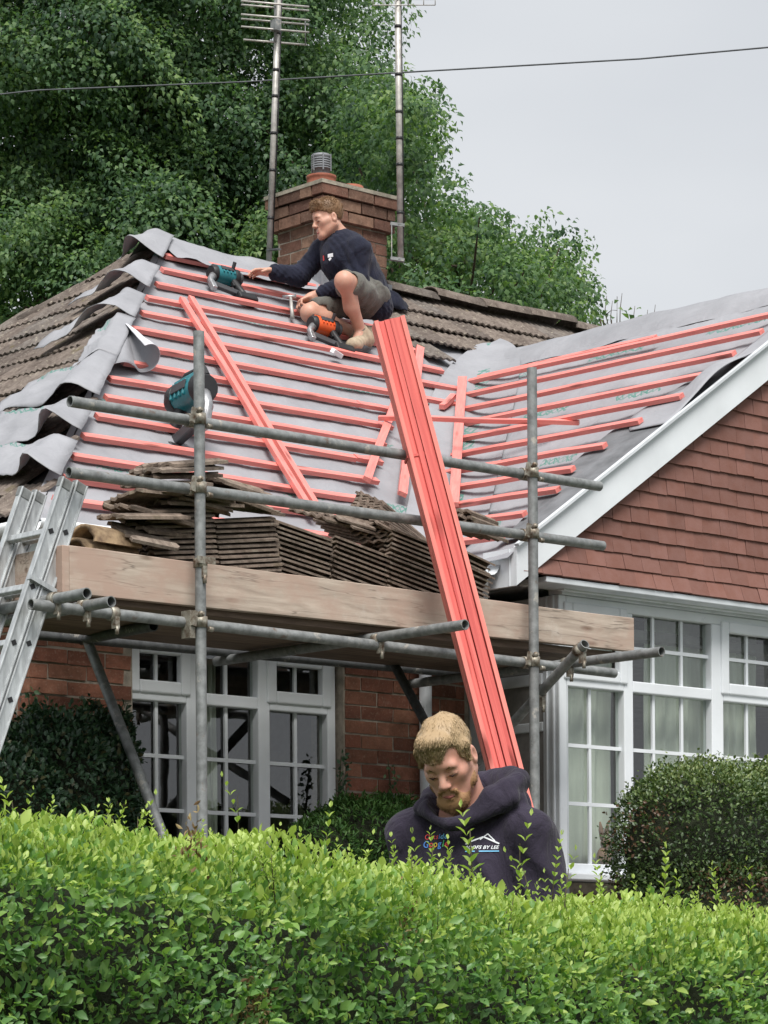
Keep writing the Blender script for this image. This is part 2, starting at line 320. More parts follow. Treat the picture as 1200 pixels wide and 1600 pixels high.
# ---------------------------------------------------------------- ground
def gz(x, y):
    """garden rises from the road to the house"""
    def sm(a, b, t): t = max(0, min(1, (t - a) / (b - a))); return t * t * (3 - 2 * t)
    return .62 * sm(3.2, 5.4, y) + .66 * sm(6.6, 10.2, y)
gm = MB(); ys = [-400, -120, -40, -12, -6, -2.5] + [3.1 + .3 * i for i in range(28)] + [13, 16, 22, 40, 90, 200, 700]; xs = [-600, -150, -50, -20] + [-8 + 1.2 * i for i in range(34)] + [45, 80, 200, 700]
gm.add([(x, y, gz(x, y) + (.015 * mnoise.noise((x, y, 0)) if 3.4 < y < 30 else -.03)) for x in xs for y in ys], [(i * len(ys) + j, (i + 1) * len(ys) + j, (i + 1) * len(ys) + j + 1, i * len(ys) + j + 1) for i in range(len(xs) - 1) for j in range(len(ys) - 1)], True)
HG0 = 1.285
g_ = gm.build('ground', m_grass); tag(g_, kind='structure')
tag(MB().box((0, -3.2, .0), (240, 9.4, .02)).build('road', m_road), kind='structure')
tag(MB().box((0, 2.35, .06), (240, 1.7, .12)).build('pavement', m_pave), kind='structure')

tag(MB().box((12.5, 9.9, HG0), (12, 2.4, .05)).build('bounce_slab', m_pave), kind='structure')  # unseen pale slab added to bounce light up under the scaffold
# ---------------------------------------------------------------- the bungalow
XC, YE, ZE, SP, TP = 7.876, 11.1, 3.852, 3.35, .735
RY, RZ, XR = YE + SP, ZE + SP * TP, 20.2
YF, XL = 11.4, 8.03
YG, WX0, TW, WXR = 10.55, 10.42, .67, 13.3
WZR = ZE + (WXR - WX0) * TW; WX1 = 2 * WXR - WX0
HG = 1.26
def zmain(x, y): return ZE + (y - YE) * TP
def zwing(x, y): return ZE + (x - WX0) * TW
def zhip(x, y): return ZE + (x - XC) * TP
def xval(y): return WX0 + (y - YE) * TP / TW
NM = Vector((0, -TP, 1)).normalized(); NW = Vector((-TW, 0, 1)).normalized(); NH = Vector((-TP, 0, 1)).normalized()
UM = Vector((0, 1, TP)).normalized(); UW = Vector((1, 0, TW)).normalized(); UH = UW
UH = Vector((1, 0, TP)).normalized()
PM, PW, PH = Vector((XC, YE, ZE)), Vector((WX0, YG, ZE)), Vector((XC, YE, ZE))
onM = lambda px, py, off=0: onP(px, py, PM + NM * off, NM)
onW = lambda px, py, off=0: onP(px, py, PW + NW * off, NW)
onH = lambda px, py, off=0: onP(px, py, PH + NH * off, NH)
house = empty('bungalow', (XL, YF, HG), 'red brick bungalow with half stripped tiled roof and white windows', 'house')

def sheet(name, P, UV, nu, nv, mat, parent, smooth=True):
    b = MB().grid(P, nu, nv, smooth); o = b.build(name, mat, parent)
    uv = o.data.uv_layers.new(name='UVMap'); q = [UV(i / nu, j / nv) for i in range(nu + 1) for j in range(nv + 1)]
    uv.data.foreach_set('uv', [c for lp in o.data.loops for c in q[lp.vertex_index]]); return o
def wr(p, s, a, seed=0): return a * mnoise.fractal(Vector((p[0] * s, p[1] * s, p[2] * s + seed)), 1.0, 2.0, 4)

# walls: mortar cores, then bricks standing proud
wall = MB()
def core(x0, x1, y0, y1, z0, z1): wall.box(((x0 + x1) / 2, (y0 + y1) / 2, (z0 + z1) / 2), (x1 - x0, y1 - y0, z1 - z0))
LW0, LW1, LZ0, LZ1 = 8.64, 10.0, 2.17, 3.40
BX0 = 10.80
core(XL + .005, LW0, YF + .005, YF + .26, HG - .3, 3.70); core(LW1, BX0 + .3, YF + .005, YF + .26, HG - .3, 3.70)
core(LW0, LW1, YF + .005, YF + .26, HG - .3, LZ0); core(LW0, LW1, YF + .005, YF + .26, LZ1, 3.70)
core(XL + .005, XL + .26, YF + .26, 17.5, HG - .3, 3.70); core(XL + .012, XR - .15, 17.5, 17.75, HG - .3, 3.70); core(XR - .4, XR - .15, YF, 17.5, HG - .3, 3.70)
core(15.9, XR - .15, YF + .012, YF + .26, HG - .3, 3.70)
wall = wall.build('wall', m_mortar, house)
def brick_mesh(l=.215, d=.1, h=.065): return MB().box((0, 0, 0), (l, d, h), jit=.0025).mesh('brick', m_brick)
bm_full = [brick_mesh() for _ in range(5)]; bm_half = [brick_mesh(.1025) for _ in range(3)]
def bricks_on(parent, meshes, half, x0, x1, plane, z0, rows, axis='x', odd=0, name='brick', low=None):
    """stretcher courses from x0 to x1; plane is the outer face"""
    for r in range(rows):
        z = z0 + r * .075 + .0325; p = x0 if (r + odd) % 2 == 0 else x0 - .1125
        while p < x1 - .03:
            a, b = max(p, x0), min(p + .215, x1); w = b - a
            if w > .04:
                me = random.choice(meshes if w > .16 else half); sx = w / (.215 if w > .16 else .1025); c = (a + b) / 2; jz = random.uniform(-.002, .002); jp = random.uniform(-.004, .003)
                if low is not None and z < low[0]:
                    low[1].box((c, plane + .05, z) if axis == 'x' else (plane + .05, c, z), (w, .1, .065) if axis == 'x' else (.1, w, .065), jit=.002)
                else:
                    o = link(name, me, parent); o.scale = (sx, 1, 1)
                    if axis == 'x': o.location = (c, plane + .05 + jp, z + jz)
                    else: o.location = (plane + .05 + jp, c, z + jz); o.rotation_euler = (0, 0, rad(90))
                    o.location -= 0 * o.location; o.matrix_parent_inverse = wmat(parent).inverted()
            p += .225
lowb = MB(); LOW = (1.95, lowb)
rows = int((3.70 - HG) / .075)
bricks_on(wall, bm_full, bm_half, XL, LW0 - .012, YF, HG, rows, low=LOW)
bricks_on(wall, bm_full, bm_half, LW1 + .012, BX0 + .06, YF, HG, rows, odd=1, low=LOW)
bricks_on(wall, bm_full, bm_half, YF + .115, YF + .9, XL, HG, rows, axis='y', odd=1, low=LOW)
for r in range(rows):
    lowb.box(((LW0 + LW1) / 2, YF + .05, HG + .0325 + r * .075), (0, 0, 0)) if False else None
x = LW0
for r in range(int((LZ0 - HG - .05) / .075)):
    p = LW0 - (r % 2) * .11
    while p < LW1:
        a, b = max(p, LW0), min(p + .215, LW1)
        if b - a > .03: lowb.box(((a + b) / 2, YF + .05, HG + r * .075 + .0325), (b - a, .1, .065), jit=.002)
        p += .225
for r in range(rows):
    p = YF + .9
    while p < 17.5: lowb.box((XL + .05, p + .11 + (r % 2) * .11, HG + r * .075 + .0325), (.1, .215, .065), jit=.002); p += .225
tag(lowb.build('brick', m_brick, wall), kind='stuff')
# soldier course over the left window
x = LW0 + .01
while x < LW1 - .03:
    o = link('brick', random.choice(bm_full), wall); o.location = (x + .03, YF + .05, LZ1 + .118); o.rotation_euler = (0, rad(90), 0); o.matrix_parent_inverse = wmat(wall).inverted(); x += .075

# rooms behind the glass
room = MB()
def roomb(x0, x1, y0, y1, z0, z1):
    t = .05
    room.box(((x0 + x1) / 2, y1, (z0 + z1) / 2), (x1 - x0, t, z1 - z0)); room.box((x0, (y0 + y1) / 2, (z0 + z1) / 2), (t, y1 - y0, z1 - z0)); room.box((x1, (y0 + y1) / 2, (z0 + z1) / 2), (t, y1 - y0, z1 - z0))
    room.box(((x0 + x1) / 2, (y0 + y1) / 2, z0), (x1 - x0, y1 - y0, t)); room.box(((x0 + x1) / 2, (y0 + y1) / 2, z1), (x1 - x0, y1 - y0, t))
roomb(8.32, 10.6, YF + .27, 14.5, HG, 3.62); roomb(BX0 + .12, 15.7, 10.82, 14.4, HG, 3.56)
room.build('room_lining', m_room, house)

# windows --------------------------------------------------------------------
def window(parent, lights, y, z0, zt, z1, fw=.055, label=None, depth=.07, opener=(), vb=(), hb=(.36, .68), htop=()):
    """lights: list of (x0, x1) openings between frame members; zt transom height"""
    w = link('window', None, parent); w.location = (lights[0][0], y, z0); w.matrix_parent_inverse = wmat(parent).inverted()
    X0, X1 = lights[0][0] - fw, lights[-1][1] + fw; f = MB(); yc = y + depth / 2
    bx = lambda b, a, c, d0, d1, y0, dp: b.box(((a + c) / 2, y0 + dp / 2, (d0 + d1) / 2), (c - a, dp, d1 - d0))
    bx(f, X0, X0 + fw, z0 - fw, z1 + fw, y, depth); bx(f, X1 - fw, X1, z0 - fw, z1 + fw, y, depth)
    bx(f, X0 + fw, X1 - fw, z1, z1 + fw, y, depth); bx(f, X0 + fw, X1 - fw, z0 - fw, z0, y, depth)
    for a, b in zip(lights, lights[1:]): bx(f, a[1], b[0], z0, z1, y, depth)
    for a, b in lights: bx(f, a, b, zt - .03, zt + .03, y, depth)
    f.build('frame', m_upvc, w, .006)
    s = MB(); s.box(((X0 + X1) / 2, y - .03, z0 - fw - .02), (X1 - X0 + .06, .16, .035)); s.build('sill', m_upvc, w, .006)
    gy = y + .035
    for i, (a, b) in enumerate(lights):
        ta, tb, tz0, tz1 = a, b, zt + .03, z1
        if i in opener:
            o = MB(); e = .062; yy = y - .012; dd = .046; a2, b2, c2, d2 = a - .022, b + .022, zt + .008, z1 + .022
            bx(o, a2, a2 + e, c2, d2, yy, dd); bx(o, b2 - e, b2, c2, d2, yy, dd); bx(o, a2 + e, b2 - e, d2 - e, d2, yy, dd); bx(o, a2 + e, b2 - e, c2, c2 + e, yy, dd)
            o.build('opening_sash', m_upvc, w, .008); ta, tb, tz0, tz1 = a2 + e, b2 - e, c2 + e, d2 - e
        for (pa, pb, q0, q1, low) in ((ta, tb, tz0, tz1, False), (a, b, z0, zt - .03, True)):
            MB().box(((pa + pb) / 2, gy + .012, (q0 + q1) / 2), (pb - pa, .004, q1 - q0)).build('pane', m_glass, w)
            for v in vb[i]:
                c = pa + (pb - pa) * v; MB().box((c, gy, (q0 + q1) / 2), (.019, .014, q1 - q0)).build('glazing_bar', m_upvc, w)
            for v in (hb if low else (htop if i not in opener or len(htop) else ())):
                c = q1 - (q1 - q0) * v; MB().box(((pa + pb) / 2, gy - .001, c), (pb - pa, .014, .019)).build('glazing_bar', m_upvc, w)
    return w
xf = lambda px, py, y: onY(px, py, y).x
lw = window(house, [(xf(217, 1150, YF), xf(302, 1150, YF)), (xf(323, 1150, YF), xf(414, 1150, YF)), (xf(432, 1150, YF), xf(522, 1150, YF))], YF + .05, LZ0 + .06, onY(370, 1094, YF).z, LZ1 - .055,
            opener=(0, 2), vb=((.5,), (.5,), (.5,)), hb=(.315, .63))
lw['label'] = 'three light white window with square glazing bars under the scaffold'
YB = 10.72
bl = [(xf(886, 1150, YB), xf(976, 1150, YB)), (xf(990, 1150, YB), xf(1113, 1150, YB)), (xf(1131, 1150, YB), xf(1222, 1150, YB))]
g2 = bl[1][0] - bl[0][1]; w1 = bl[0][1] - bl[0][0]; w2 = bl[1][1] - bl[1][0]
bl += [(bl[2][1] + g2, bl[2][1] + g2 + w2)]; bl += [(bl[3][1] + g2, bl[3][1] + g2 + w1)]
BZ1 = onY(1050, 967, YB).z; BZT = onY(1050, 1079, YB).z; BZ0 = onY(930, 1350, YB).z
bw = window(house, bl, YB, BZ0, BZT, BZ1, opener=(0, 2, 4), vb=((.46,), (.30, .66), (.46,), (.3, .66), (.46,)), hb=(.33, .66), htop=(.5,))
bw['label'] = 'wide white bay window with net curtains under the tile hung gable'
# side of the box bay: post, transom, dark upper light, white lower panel
BXF = bl[0][0] - .055
sd = link('side_light', None, house); sd.location = (BXF, YB, BZ0); sd.matrix_parent_inverse = wmat(house).inverted()
f = MB(); zz1 = BZ1 + .055; zp = onX(790, 1140, BXF).z; zh = onX(790, 1068, BXF).z
bz = lambda b, y0, y1, z0, z1, dx=.0, tk=.07: b.box((BXF + dx + tk / 2, (y0 + y1) / 2, (z0 + z1) / 2), (tk, y1 - y0, z1 - z0))
bz(f, YB + .001, YB + .12, HG, zz1, -.002); bz(f, YF - .12, YF - .002, HG, zz1); bz(f, YB + .12, YF - .12, zz1 - .06, zz1); bz(f, YB + .12, YF - .12, zh - .03, zh + .03, -.01); bz(f, YB + .12, YF - .12, zp - .03, zp + .02, -.006); bz(f, YB + .12, YF - .12, HG, HG + .1)
bz(f, YB + .03, YB + .05, HG, zz1, -.012, .02); bz(f, YB + .08, YB + .09, HG, zz1, -.012, .02)
f.build('frame', m_upvc_grey, sd, .005)
p = MB(); bz(p, YB + .12, YF - .12, zp + .02, zh - .03, .03, .005); p.build('pane', m_glass, sd)
p = MB(); bz(p, YB + .12, YF - .12, zh + .03, zz1 - .06, .03, .005); p.build('pane', m_glass, sd)
p = MB(); bz(p, YB + .12, YF - .12, HG + .1, zp - .03, .02, .02); p.build('panel', m_upvc, sd)
# wall under the bay and head board over it
b = MB(); b.box(((BXF + bl[-1][1]) / 2 + .03, YB + .13, (HG + BZ0 - .1) / 2), (bl[-1][1] - BXF + .05, .2, BZ0 - .1 - HG)); b.build('bay_apron', m_mortar, house)
lowb = MB()
for r in range(int((BZ0 - .1 - HG) / .075)):
    p = BXF - (r % 2) * .11
    while p < bl[-1][1]: lowb.box((p + .11, YB + .07, HG + r * .075 + .0325), (.215, .1, .065), jit=.002); p += .225
tag(lowb.build('brick', m_brick, wall), kind='stuff')
GZ0 = onY(1000, 919, 10.58).z
hb = MB(); hb.box(((BXF + 15.9) / 2, YB + .03, (BZ1 + .055 + GZ0 + .0) / 2), (15.9 - BXF - .01, .1, GZ0 - BZ1 - .055)); hb.build('head_board', m_upvc_grey, house, .004)
MB().box(((BXF + 15.9) / 2, YB - .025, BZ1 + .085), (15.9 - BXF + .02, .05, .03)).build('head_trim', m_upvc, house, .004)
MB().box(((BXF + 15.9) / 2 - .1, YB - .06, GZ0 - .02), (15.9 - BXF + .3, .2, .03)).build('head_flashing', m_upvc_grey, house, .004)
MB().box(((BXF + 15.9) / 2, 11.1, GZ0 + .02), (15.9 - BXF, .8, .03)).build('bay_ceiling', m_upvc_grey, house)

# gable wall with hanging tiles
GY = 10.60
gw = MB(); gw.poly([(WX0 + .12, GY + .03, GZ0), (WX1 - .12, GY + .03, GZ0), (WX1 - .12, GY + .03, ZE - .06), (WXR, GY + .03, WZR - .06), (WX0 + .12, GY + .03, ZE - .06)], (0, .2, 0))
gw = gw.build('gable_wall', m_oldfelt, house)
ht = [MB().box((0, 0, .065), (.1385, .0135, .13), jit=.0016).mesh('hanging_tile', m_hang) for _ in range(6)]
GA, TWD = .0866, .1405; k = 0; htb = MB(); zr = lambda x: ZE + (min(x, 2 * WXR - x) - WX0) * TW
while GZ0 + k * GA < WZR:
    z = GZ0 + k * GA; x = WX0 + .05 - (k % 2) * TWD / 2
    while x < WX1:
        c = x + TWD / 2; kick = .045 * max(0, 1 - k / 3) ** 2
        if z + .13 < min(zr(x), zr(x + TWD)) + .02:
            loc = Vector((c + random.uniform(-.001, .001), GY - kick, z + random.uniform(-.0025, .0025))); tl = rad(-6.8 - 14 * max(0, 1 - k / 2.5) + random.uniform(-.6, .6))
            if c < WXR - .1:
                o = link('hanging_tile', random.choice(ht), gw); o.location = loc; o.rotation_euler = (tl, rad(random.uniform(-.5, .5)), 0); o.matrix_parent_inverse = wmat(gw).inverted()
            else: htb.box(loc + Vector((0, .006, .065)), (.1385, .011, .13), Matrix.Rotation(tl, 3, 'X'), .0016)
        x += TWD
    k += 1
tag(htb.build('hanging_tile', m_hang, gw), kind='stuff')
# bargeboards, boxed ends, verge trim
for sgn, nm in ((1, 'a'), (-1, 'b')):
    mx = lambda x: x if sgn > 0 else 2 * WXR - x
    pts = [(WX0 + .0, ZE + .035), (WXR, WZR + .035), (WXR, WZR - .155), (WX0 + .05, ZE - .122), (WX0 + .0, ZE - .155 - .02)]
    pts = [(WX0 - .0, ZE + .03), (WXR, WZR + .03), (WXR, WZR - .165), (WX0 + .12, ZE - .165 + .08), (WX0, ZE - .165)]
    q = [Vector((mx(x), YG, z)) for x, z in pts]
    bb = MB().poly(q if sgn < 0 else q[::-1], (0, .022, 0)).build('bargeboard', m_upvc, house)
    e = MB(); e.box((mx(WX0 + .012), YG + .022 + .11, ZE - .07), (.024, .22, .19)); e.box((mx(WX0 + .012) - .006 * sgn, YG + .05, ZE - .07), (.02, .006, .19)); e.build('boxed_end', m_upvc, house)
    e = MB(); a, c = Vector((mx(WX0 - .01), YG - .012, ZE + .036)), Vector((WXR, YG - .012, WZR + .042)); e.bar(a, c, .03, .014); e.build('verge_trim', m_upvc_grey, house)
    MB().poly([(mx(WX0 + .02), YG + .024, ZE - .1), (mx(WX0 + .02), GY + .2, ZE - .1), (WXR, GY + .2, WZR - .1), (WXR, YG + .024, WZR - .1)], (0, 0, -.012)).build('soffit', m_upvc, house)
# eaves: fascia, soffit, gutter
def gutter(a, b, r=.056, n=8, mat=m_upvc, name='gutter'):
    a, b = Vector(a), Vector(b); d = (b - a).normalized(); x = d.cross(Vector((0, 0, 1))); u = Vector((0, 0, 1)); vs = []
    for p in (a, b):
        for rr in (r, r - .004): vs += [p + x * math.cos(math.pi * (1 + k / n)) * rr + u * math.sin(math.pi * (1 + k / n)) * rr for k in range(n + 1)]
    m = n + 1; fs = []
    for k in range(n): fs += [(k, k + 1, 2 * m + k + 1, 2 * m + k), (m + k + 1, m + k, 3 * m + k, 3 * m + k + 1), (k, m + k, m + k + 1, k + 1), (2 * m + k + 1, 3 * m + k + 1, 3 * m + k, 2 * m + k)]
    fs += [(0, 2 * m, 3 * m, m), (n, m + n, 3 * m + n, 2 * m + n)]
    return MB().add(vs, fs, True).build(name, mat, house)
gutter((XC - .07, YE - .07, ZE - .05), (WX0 + .06, YE - .07, ZE - .05)); gutter((XC - .07, 17.9, ZE - .05), (XC - .07, YE - .07, ZE - .05))
gutter((WX0 - .06, YE - .1, ZE - .05), (WX0 - .06, YG + .12, ZE - .05))
b = MB(); b.box(((XC + WX0) / 2, YE + .012, ZE - .12), (WX0 - XC, .02, .17)); b.box((XC + .012, 14.5, ZE - .12), (.02, 6.75, .17)); b.box((WX0 + .03, (YG + .25 + YE) / 2, ZE - .12), (.02, YE - YG - .25, .17)); b.build('fascia', m_upvc_grey, house)
b = MB(); b.box(((XC + 10.8) / 2, YE + .17, ZE - .195), (10.8 - XC, .33, .012)); b.box((XC + .1, 14.55, ZE - .196), (.2, 6.6, .012)); b.build('soffit', m_upvc_grey, house)
# gutter outlet and downpipe beside the bay
b = MB(); b.tube([(WX0 - .06, YG + .2, ZE - .06), (WX0 - .06, YG + .2, ZE - .17)], .04, 12); b.build('gutter_outlet', m_upvc, house)
b = MB(); b.tube([(XL + .12, YF - .05, 3.66), (XL + .12, YF - .05, HG)], .0, 4) if False else None
b = MB(); b.tube([(10.52, YF - .06, 3.62), (10.52, YF - .06, HG)], .034, 12); b.build('downpipe', m_upvc_grey, house)

# roof membrane on the stripped main slope -----------------------------------------
GAU = .2165; rowY = [YE + .085 + GAU * k for k in range(15)]
def hx(y): return XC + (y - YE)
TLP = [onM(590, 440), onM(592, 478), onM(612, 512), onM(640, 545), onM(684, 577), onM(735, 560)]
def felt_h(p, near):  # wrinkles, sagging a little between battens
    return wr(p, 1.7, .012) + wr(p, 5.5, .006, 9) - .006 * math.sin(near * math.pi) ** 2
def Pm(u, v):
    y = YE - .04 + (RY - YE + .04) * v; x = hx(y) - .05 + (min(xval(y), WXR + .6) + .02 - hx(y) + .05) * u
    p = Vector((x, y, zmain(x, y))); return p + NM * (felt_h(p, ((y - rowY[0]) / GAU) % 1) - .004)
rs = sheet('roof_slope', Pm, lambda u, v: ((XC + u * 5), v * 4.16), 150, 90, m_felt, house); rs['label'] = 'stripped front slope in grey membrane with red battens'
def Pw(u, v):
    y0, y1 = YG + .02, YE + (WXR - WX0) * TW / TP + .1; x = WX0 - .04 + (WXR - WX0 + .04) * v; yv = YE + max(0, (x - WX0)) * TW / TP; y = y0 + (yv + .02 - y0) * u
    p = Vector((x, y, zwing(x, y))); e = .02 * math.exp(-((y - y0) / .15) ** 2) * mnoise.noise((x * 5, 0, 3))
    return p + NW * (felt_h(p + Vector((0, 0, 7)), .3) + e)
ws = sheet('roof_slope', Pw, lambda u, v: (u * 3.2, v * 3.47 + .2), 90, 80, m_felt, house); ws['label'] = 'wing slope in grey membrane running up to the gable ridge'
MB().poly([(WXR, YG + .02, WZR), (WX1, YG + .02, ZE), (WX1, YE, ZE), (WXR, 13.75, WZR)], (0, 0, -.02)).build('roof_slope', m_felt, house)
# ridge cap membrane of the wing
sheet('ridge_membrane', lambda u, v: Vector((WXR + (v - .5) * .5, YG + .02 + u * 3.3, WZR + .022 - abs(v - .5) * .5 * TW - .03 * max(0, abs(v - .5) - .3) / .2 + wr((u * 4, v, 2), 2.2, .012))), lambda u, v: (u * 3.3, v * .5 + .3), 60, 10, m_felt, house)
# valley trough
def Pv(u, v):
    y = YE - .02 + (RY - .62 - YE) * u; x = xval(y) + (v - .5) * (.62 + .25 * u) * (1 - .75 * u ** 7); a, b2 = zmain(x, y), zwing(x, y); k = .22; h_ = max(k - abs(a - b2), 0) / k
    p = Vector((x, y, max(a, b2) + h_ * h_ * k / 4)); return p + Vector((-.4, -.4, .8)) * (.016 + .6 * wr(p, 3.2, .03, 4) * (.4 + u) * math.sin(math.pi * v))
sheet('valley_membrane', Pv, lambda u, v: (u * 4, v * .6 + .37), 70, 18, m_felt, house)
# rest of the roof: side hip, back, far end
hs = MB(); hs.add([(XC, YE, ZE), (XC + SP, RY, RZ), (XC, YE + 2 * SP, ZE)], [(0, 1, 2)]); hs = hs.build('roof_slope', m_oldfelt, house)
b = MB(); b.add([(XC, YE + 2 * SP, ZE), (XC + SP, RY, RZ), (XR - SP, RY, RZ), (XR, YE + 2 * SP, ZE), (XR, YE, ZE), (XR - SP, RY, RZ)], [(3, 2, 1, 0), (4, 5, 3)]); b.build('roof_slope', m_tile, house)
b = MB(); b.add([(hx(RY) + 1.2, RY - .9, zmain(0, RY - .9) - .03), (hx(RY) + 1.2, RY, RZ - .03), (XR - SP, RY, RZ - .03), (XR, YE, ZE - .03), (WX1 + .3, YE, ZE - .03), (WXR + .2, 13.8, zmain(0, 13.8) - .03)], [(0, 5, 4, 3, 2, 1)]); us = b.build('roof_slope', m_oldfelt, house)

def batten(parent, a, b, n, w=.044, h=.025, name='batten', mat=None):
    """one roofing batten lying on a slope of normal n, slightly bowed"""
    a, b = Vector(a), Vector(b); d = (b - a).normalized(); s = d.cross(n); m = MB(); N = 8; vs = []
    ph = random.uniform(0, 6); am = random.uniform(.001, .004)
    L = (b - a).length; nz_ = n.copy()
    for i in range(N + 1):
        c = Vector((L * i / N, am * math.sin(ph + i * .9), am * .6 * math.sin(ph * 2 + i * 1.3)))
        vs += [c + Vector((0, sx * w / 2, su * h)) for sx, su in ((-1, 0), (1, 0), (1, 1), (-1, 1))]
    fs = [(i * 4 + k, i * 4 + (k + 1) % 4, (i + 1) * 4 + (k + 1) % 4, (i + 1) * 4 + k) for i in range(N) for k in range(4)] + [(3, 2, 1, 0), (N * 4, N * 4 + 1, N * 4 + 2, N * 4 + 3)]
    m.add(vs, fs); o = link(name, m.mesh(name, mat or m_batten)); put(o, frame(o, a, d, n.cross(d), n))
    if parent: o.parent = parent; o.matrix_parent_inverse = wmat(parent).inverted()
    return o
def lim(y):  # right end of the battens on the main slope
    if y < 12.9: return xval(y) - .60
    pts = sorted([(p.y, p.x) for p in TLP[1:5]]); 
    for (ya, xa), (yb, xb) in zip(pts, pts[1:]):
        if ya <= y <= yb: return xa + (xb - xa) * (y - ya) / (yb - ya) - .06
    return pts[-1][1] - .05 if y > pts[-1][0] else pts[0][1] - .06
for k, y in enumerate(rowY):
    x0, x1 = hx(y) + .05 + random.uniform(-.02, .03), lim(y) + random.uniform(-.03, .03)
    z = lambda x: Vector((x, y, zmain(x, y))) + NM * .012
    if k > 12: x1 = min(x1, onM(470, 440).x + .3)
    cuts = [x0, x0 + random.uniform(1.1, 1.9), x1] if k < 12 and k % 3 == 1 else [x0, x1]
    for a, c in zip(cuts, cuts[1:]):
        j = random.uniform(-.006, .006); batten(rs, z(a) + UM * j, z(c - .006) + UM * (j + random.uniform(-.005, .005)), NM)
VB = [(Vector((xval(y) + dx, y, (zmain if dx < 0 else zwing)(xval(y) + dx, y)))) for dx, y in ((-.30, 11.7), (-.36, 13.35), (.20, 11.35), (.22, 13.1))]
def onS(px, py, off):
    """point on the two slopes with the rounded valley between them"""
    d = ray(px, py); t = 12.0
    while t < 22:
        p = CP + d * t; a, b2 = zmain(p.x, p.y), zwing(p.x, p.y); h_ = max(.22 - abs(a - b2), 0) / .22
        if p.z < max(a, b2) + h_ * h_ * .055 + off * 1.22: return p
        t += .002
    return p
batten(rs, onS(627, 775, .04), onS(655, 545, .05), NM, .05); batten(ws, onS(709, 792, .05), onS(722, 590, .07), (NM + NW).normalized(), .055)
ends = [(1210, 505), (1192, 517), (1115, 547), (1040, 584), (960, 616), (844, 656), (742, 694), (652, 730), (606, 764), (508, 801), (440, 838)]
ends = [1215, 1194, 1154, 1112, 1070, 1006, 951, 902, 878, 826, 792]
for k in range(11):
    x = WX0 + .085 + .2225 * (10 - k); ya = YE + (x - WX0) * TW / TP + .10; P = Vector((x, 0, zwing(x, 0)))
    # batten runs from the valley forward to the ragged edge near the verge
    e = None
    for i in range(400):
        y = YG + i * .01; v = Vector((x, y, P.z)) - CP; px = 600 + FPX * v.dot(CX) / v.dot(AF)
        if px < ends[k]: e = y; break
    e = max(e if e else YG + .1, YG + .06)
    batten(ws, Vector((x, ya, P.z)) + NW * .07, Vector((x + random.uniform(-.01, .01), e, P.z)) + NW * .012, NW)

# old tiles still on the roof -------------------------------------------------------
def tile_mesh(w=.232, L=.385, t=.012, rolls=4, seed=0, chip=0, mat=None):
    r = random.Random(seed); n = rolls * 4; m = MB(); top, bot = [], []
    for yy in (0, L):
        for i in range(n + 1):
            x = -w / 2 + w * i / n; z = .0085 * (1 - math.cos(2 * math.pi * i / 4)) / 2 * 1.5 + r.uniform(-.001, .001); yo = (r.uniform(0, chip) if yy == 0 else -r.uniform(0, chip))
            top.append((x, yy + yo, z + t)); bot.append((x, yy + yo, z))
    N = n + 1
    fs = [(i, i + 1, N + i + 1, N + i) for i in range(n)]; m.add(top, fs, True)
    m.add(bot, [(N + i, N + i + 1, i + 1, i) for i in range(n)], True)
    m.add(top[:N] + bot[:N], [(N + i, N + i + 1, i + 1, i) for i in range(n)]); m.add(top[N:] + bot[N:], [(i, i + 1, N + i + 1, N + i) for i in range(n)])
    m.add([top[0], top[N], bot[N], bot[0]], [(0, 1, 2, 3)]); m.add([top[n], top[N + n], bot[N + n], bot[n]], [(3, 2, 1, 0)])
    return m.mesh('roof_tile', mat or m_tile)
tms = [tile_mesh(seed=i, chip=.008) for i in range(6)]
def lay(parent, p, ax, up, n, tilt=3.2, me=None, name='roof_tile'):
    o = link(name, me or random.choice(tms)); t = rad(tilt + random.uniform(-.9, .9)); u2 = up * math.cos(t) - n * math.sin(t); n2 = n * math.cos(t) + up * math.sin(t)
    a = rad(random.uniform(-.9, .9)); ax2 = ax * math.cos(a) + u2 * math.sin(a); u3 = n2.cross(ax2)
    put(o, frame(o, Vector(p) + n * (.022 + random.uniform(0, .004)), ax2, u3, n2)); o.parent = parent; o.matrix_parent_inverse = wmat(parent).inverted(); return o
def pxof(p): v = Vector(p) - CP; return 600 + FPX * v.dot(CX) / v.dot(AF)
AXH = Vector((0, -1, 0))
for k in range(16):
    x = XC - .04 + GAU * k
    if x > XC + SP - .12: break
    y = YE + (x - XC) + .35 + (.1 if k % 2 else 0)
    while y < YE + 2 * SP - (x - XC) - .1:
        p = Vector((x, y, zhip(x, y)))
        if pxof(p) < -230: break
        lay(hs, p, AXH, UH, NH); y += .226
AXM = Vector((1, 0, 0))
for k in range(2, 15):
    y = rowY[k] - .06
    if y < 13.02: continue
    x = lim(y) + .14 + (.05 if k % 2 else 0)
    while x < 17.6:
        if x > xval(min(y, 13.6)) - .25 and y < 13.72: break
        lay(us, Vector((x, y, zmain(x, y))), AXM, UM, NM, 5.2 if y > 13.3 else 7); x += .226
def ridge_mesh(seed):
    r = random.Random(seed); m = MB(); n = 8; vs = []
    for yy in (0, .45):
        for rr in (.125, .108): vs += [(rr * math.cos(math.pi * i / n) + r.uniform(-.002, .002), yy, rr * .62 * math.sin(math.pi * i / n)) for i in range(n + 1)]
    N = n + 1; fs = []
    for i in range(n): fs += [(i, i + 1, 2 * N + i + 1, 2 * N + i), (N + i + 1, N + i, 3 * N + i, 3 * N + i + 1), (i, N + i, N + i + 1, i + 1), (2 * N + i + 1, 3 * N + i + 1, 3 * N + i, 2 * N + i)]
    return m.add(vs, fs, True).mesh('ridge_tile', m_tile)
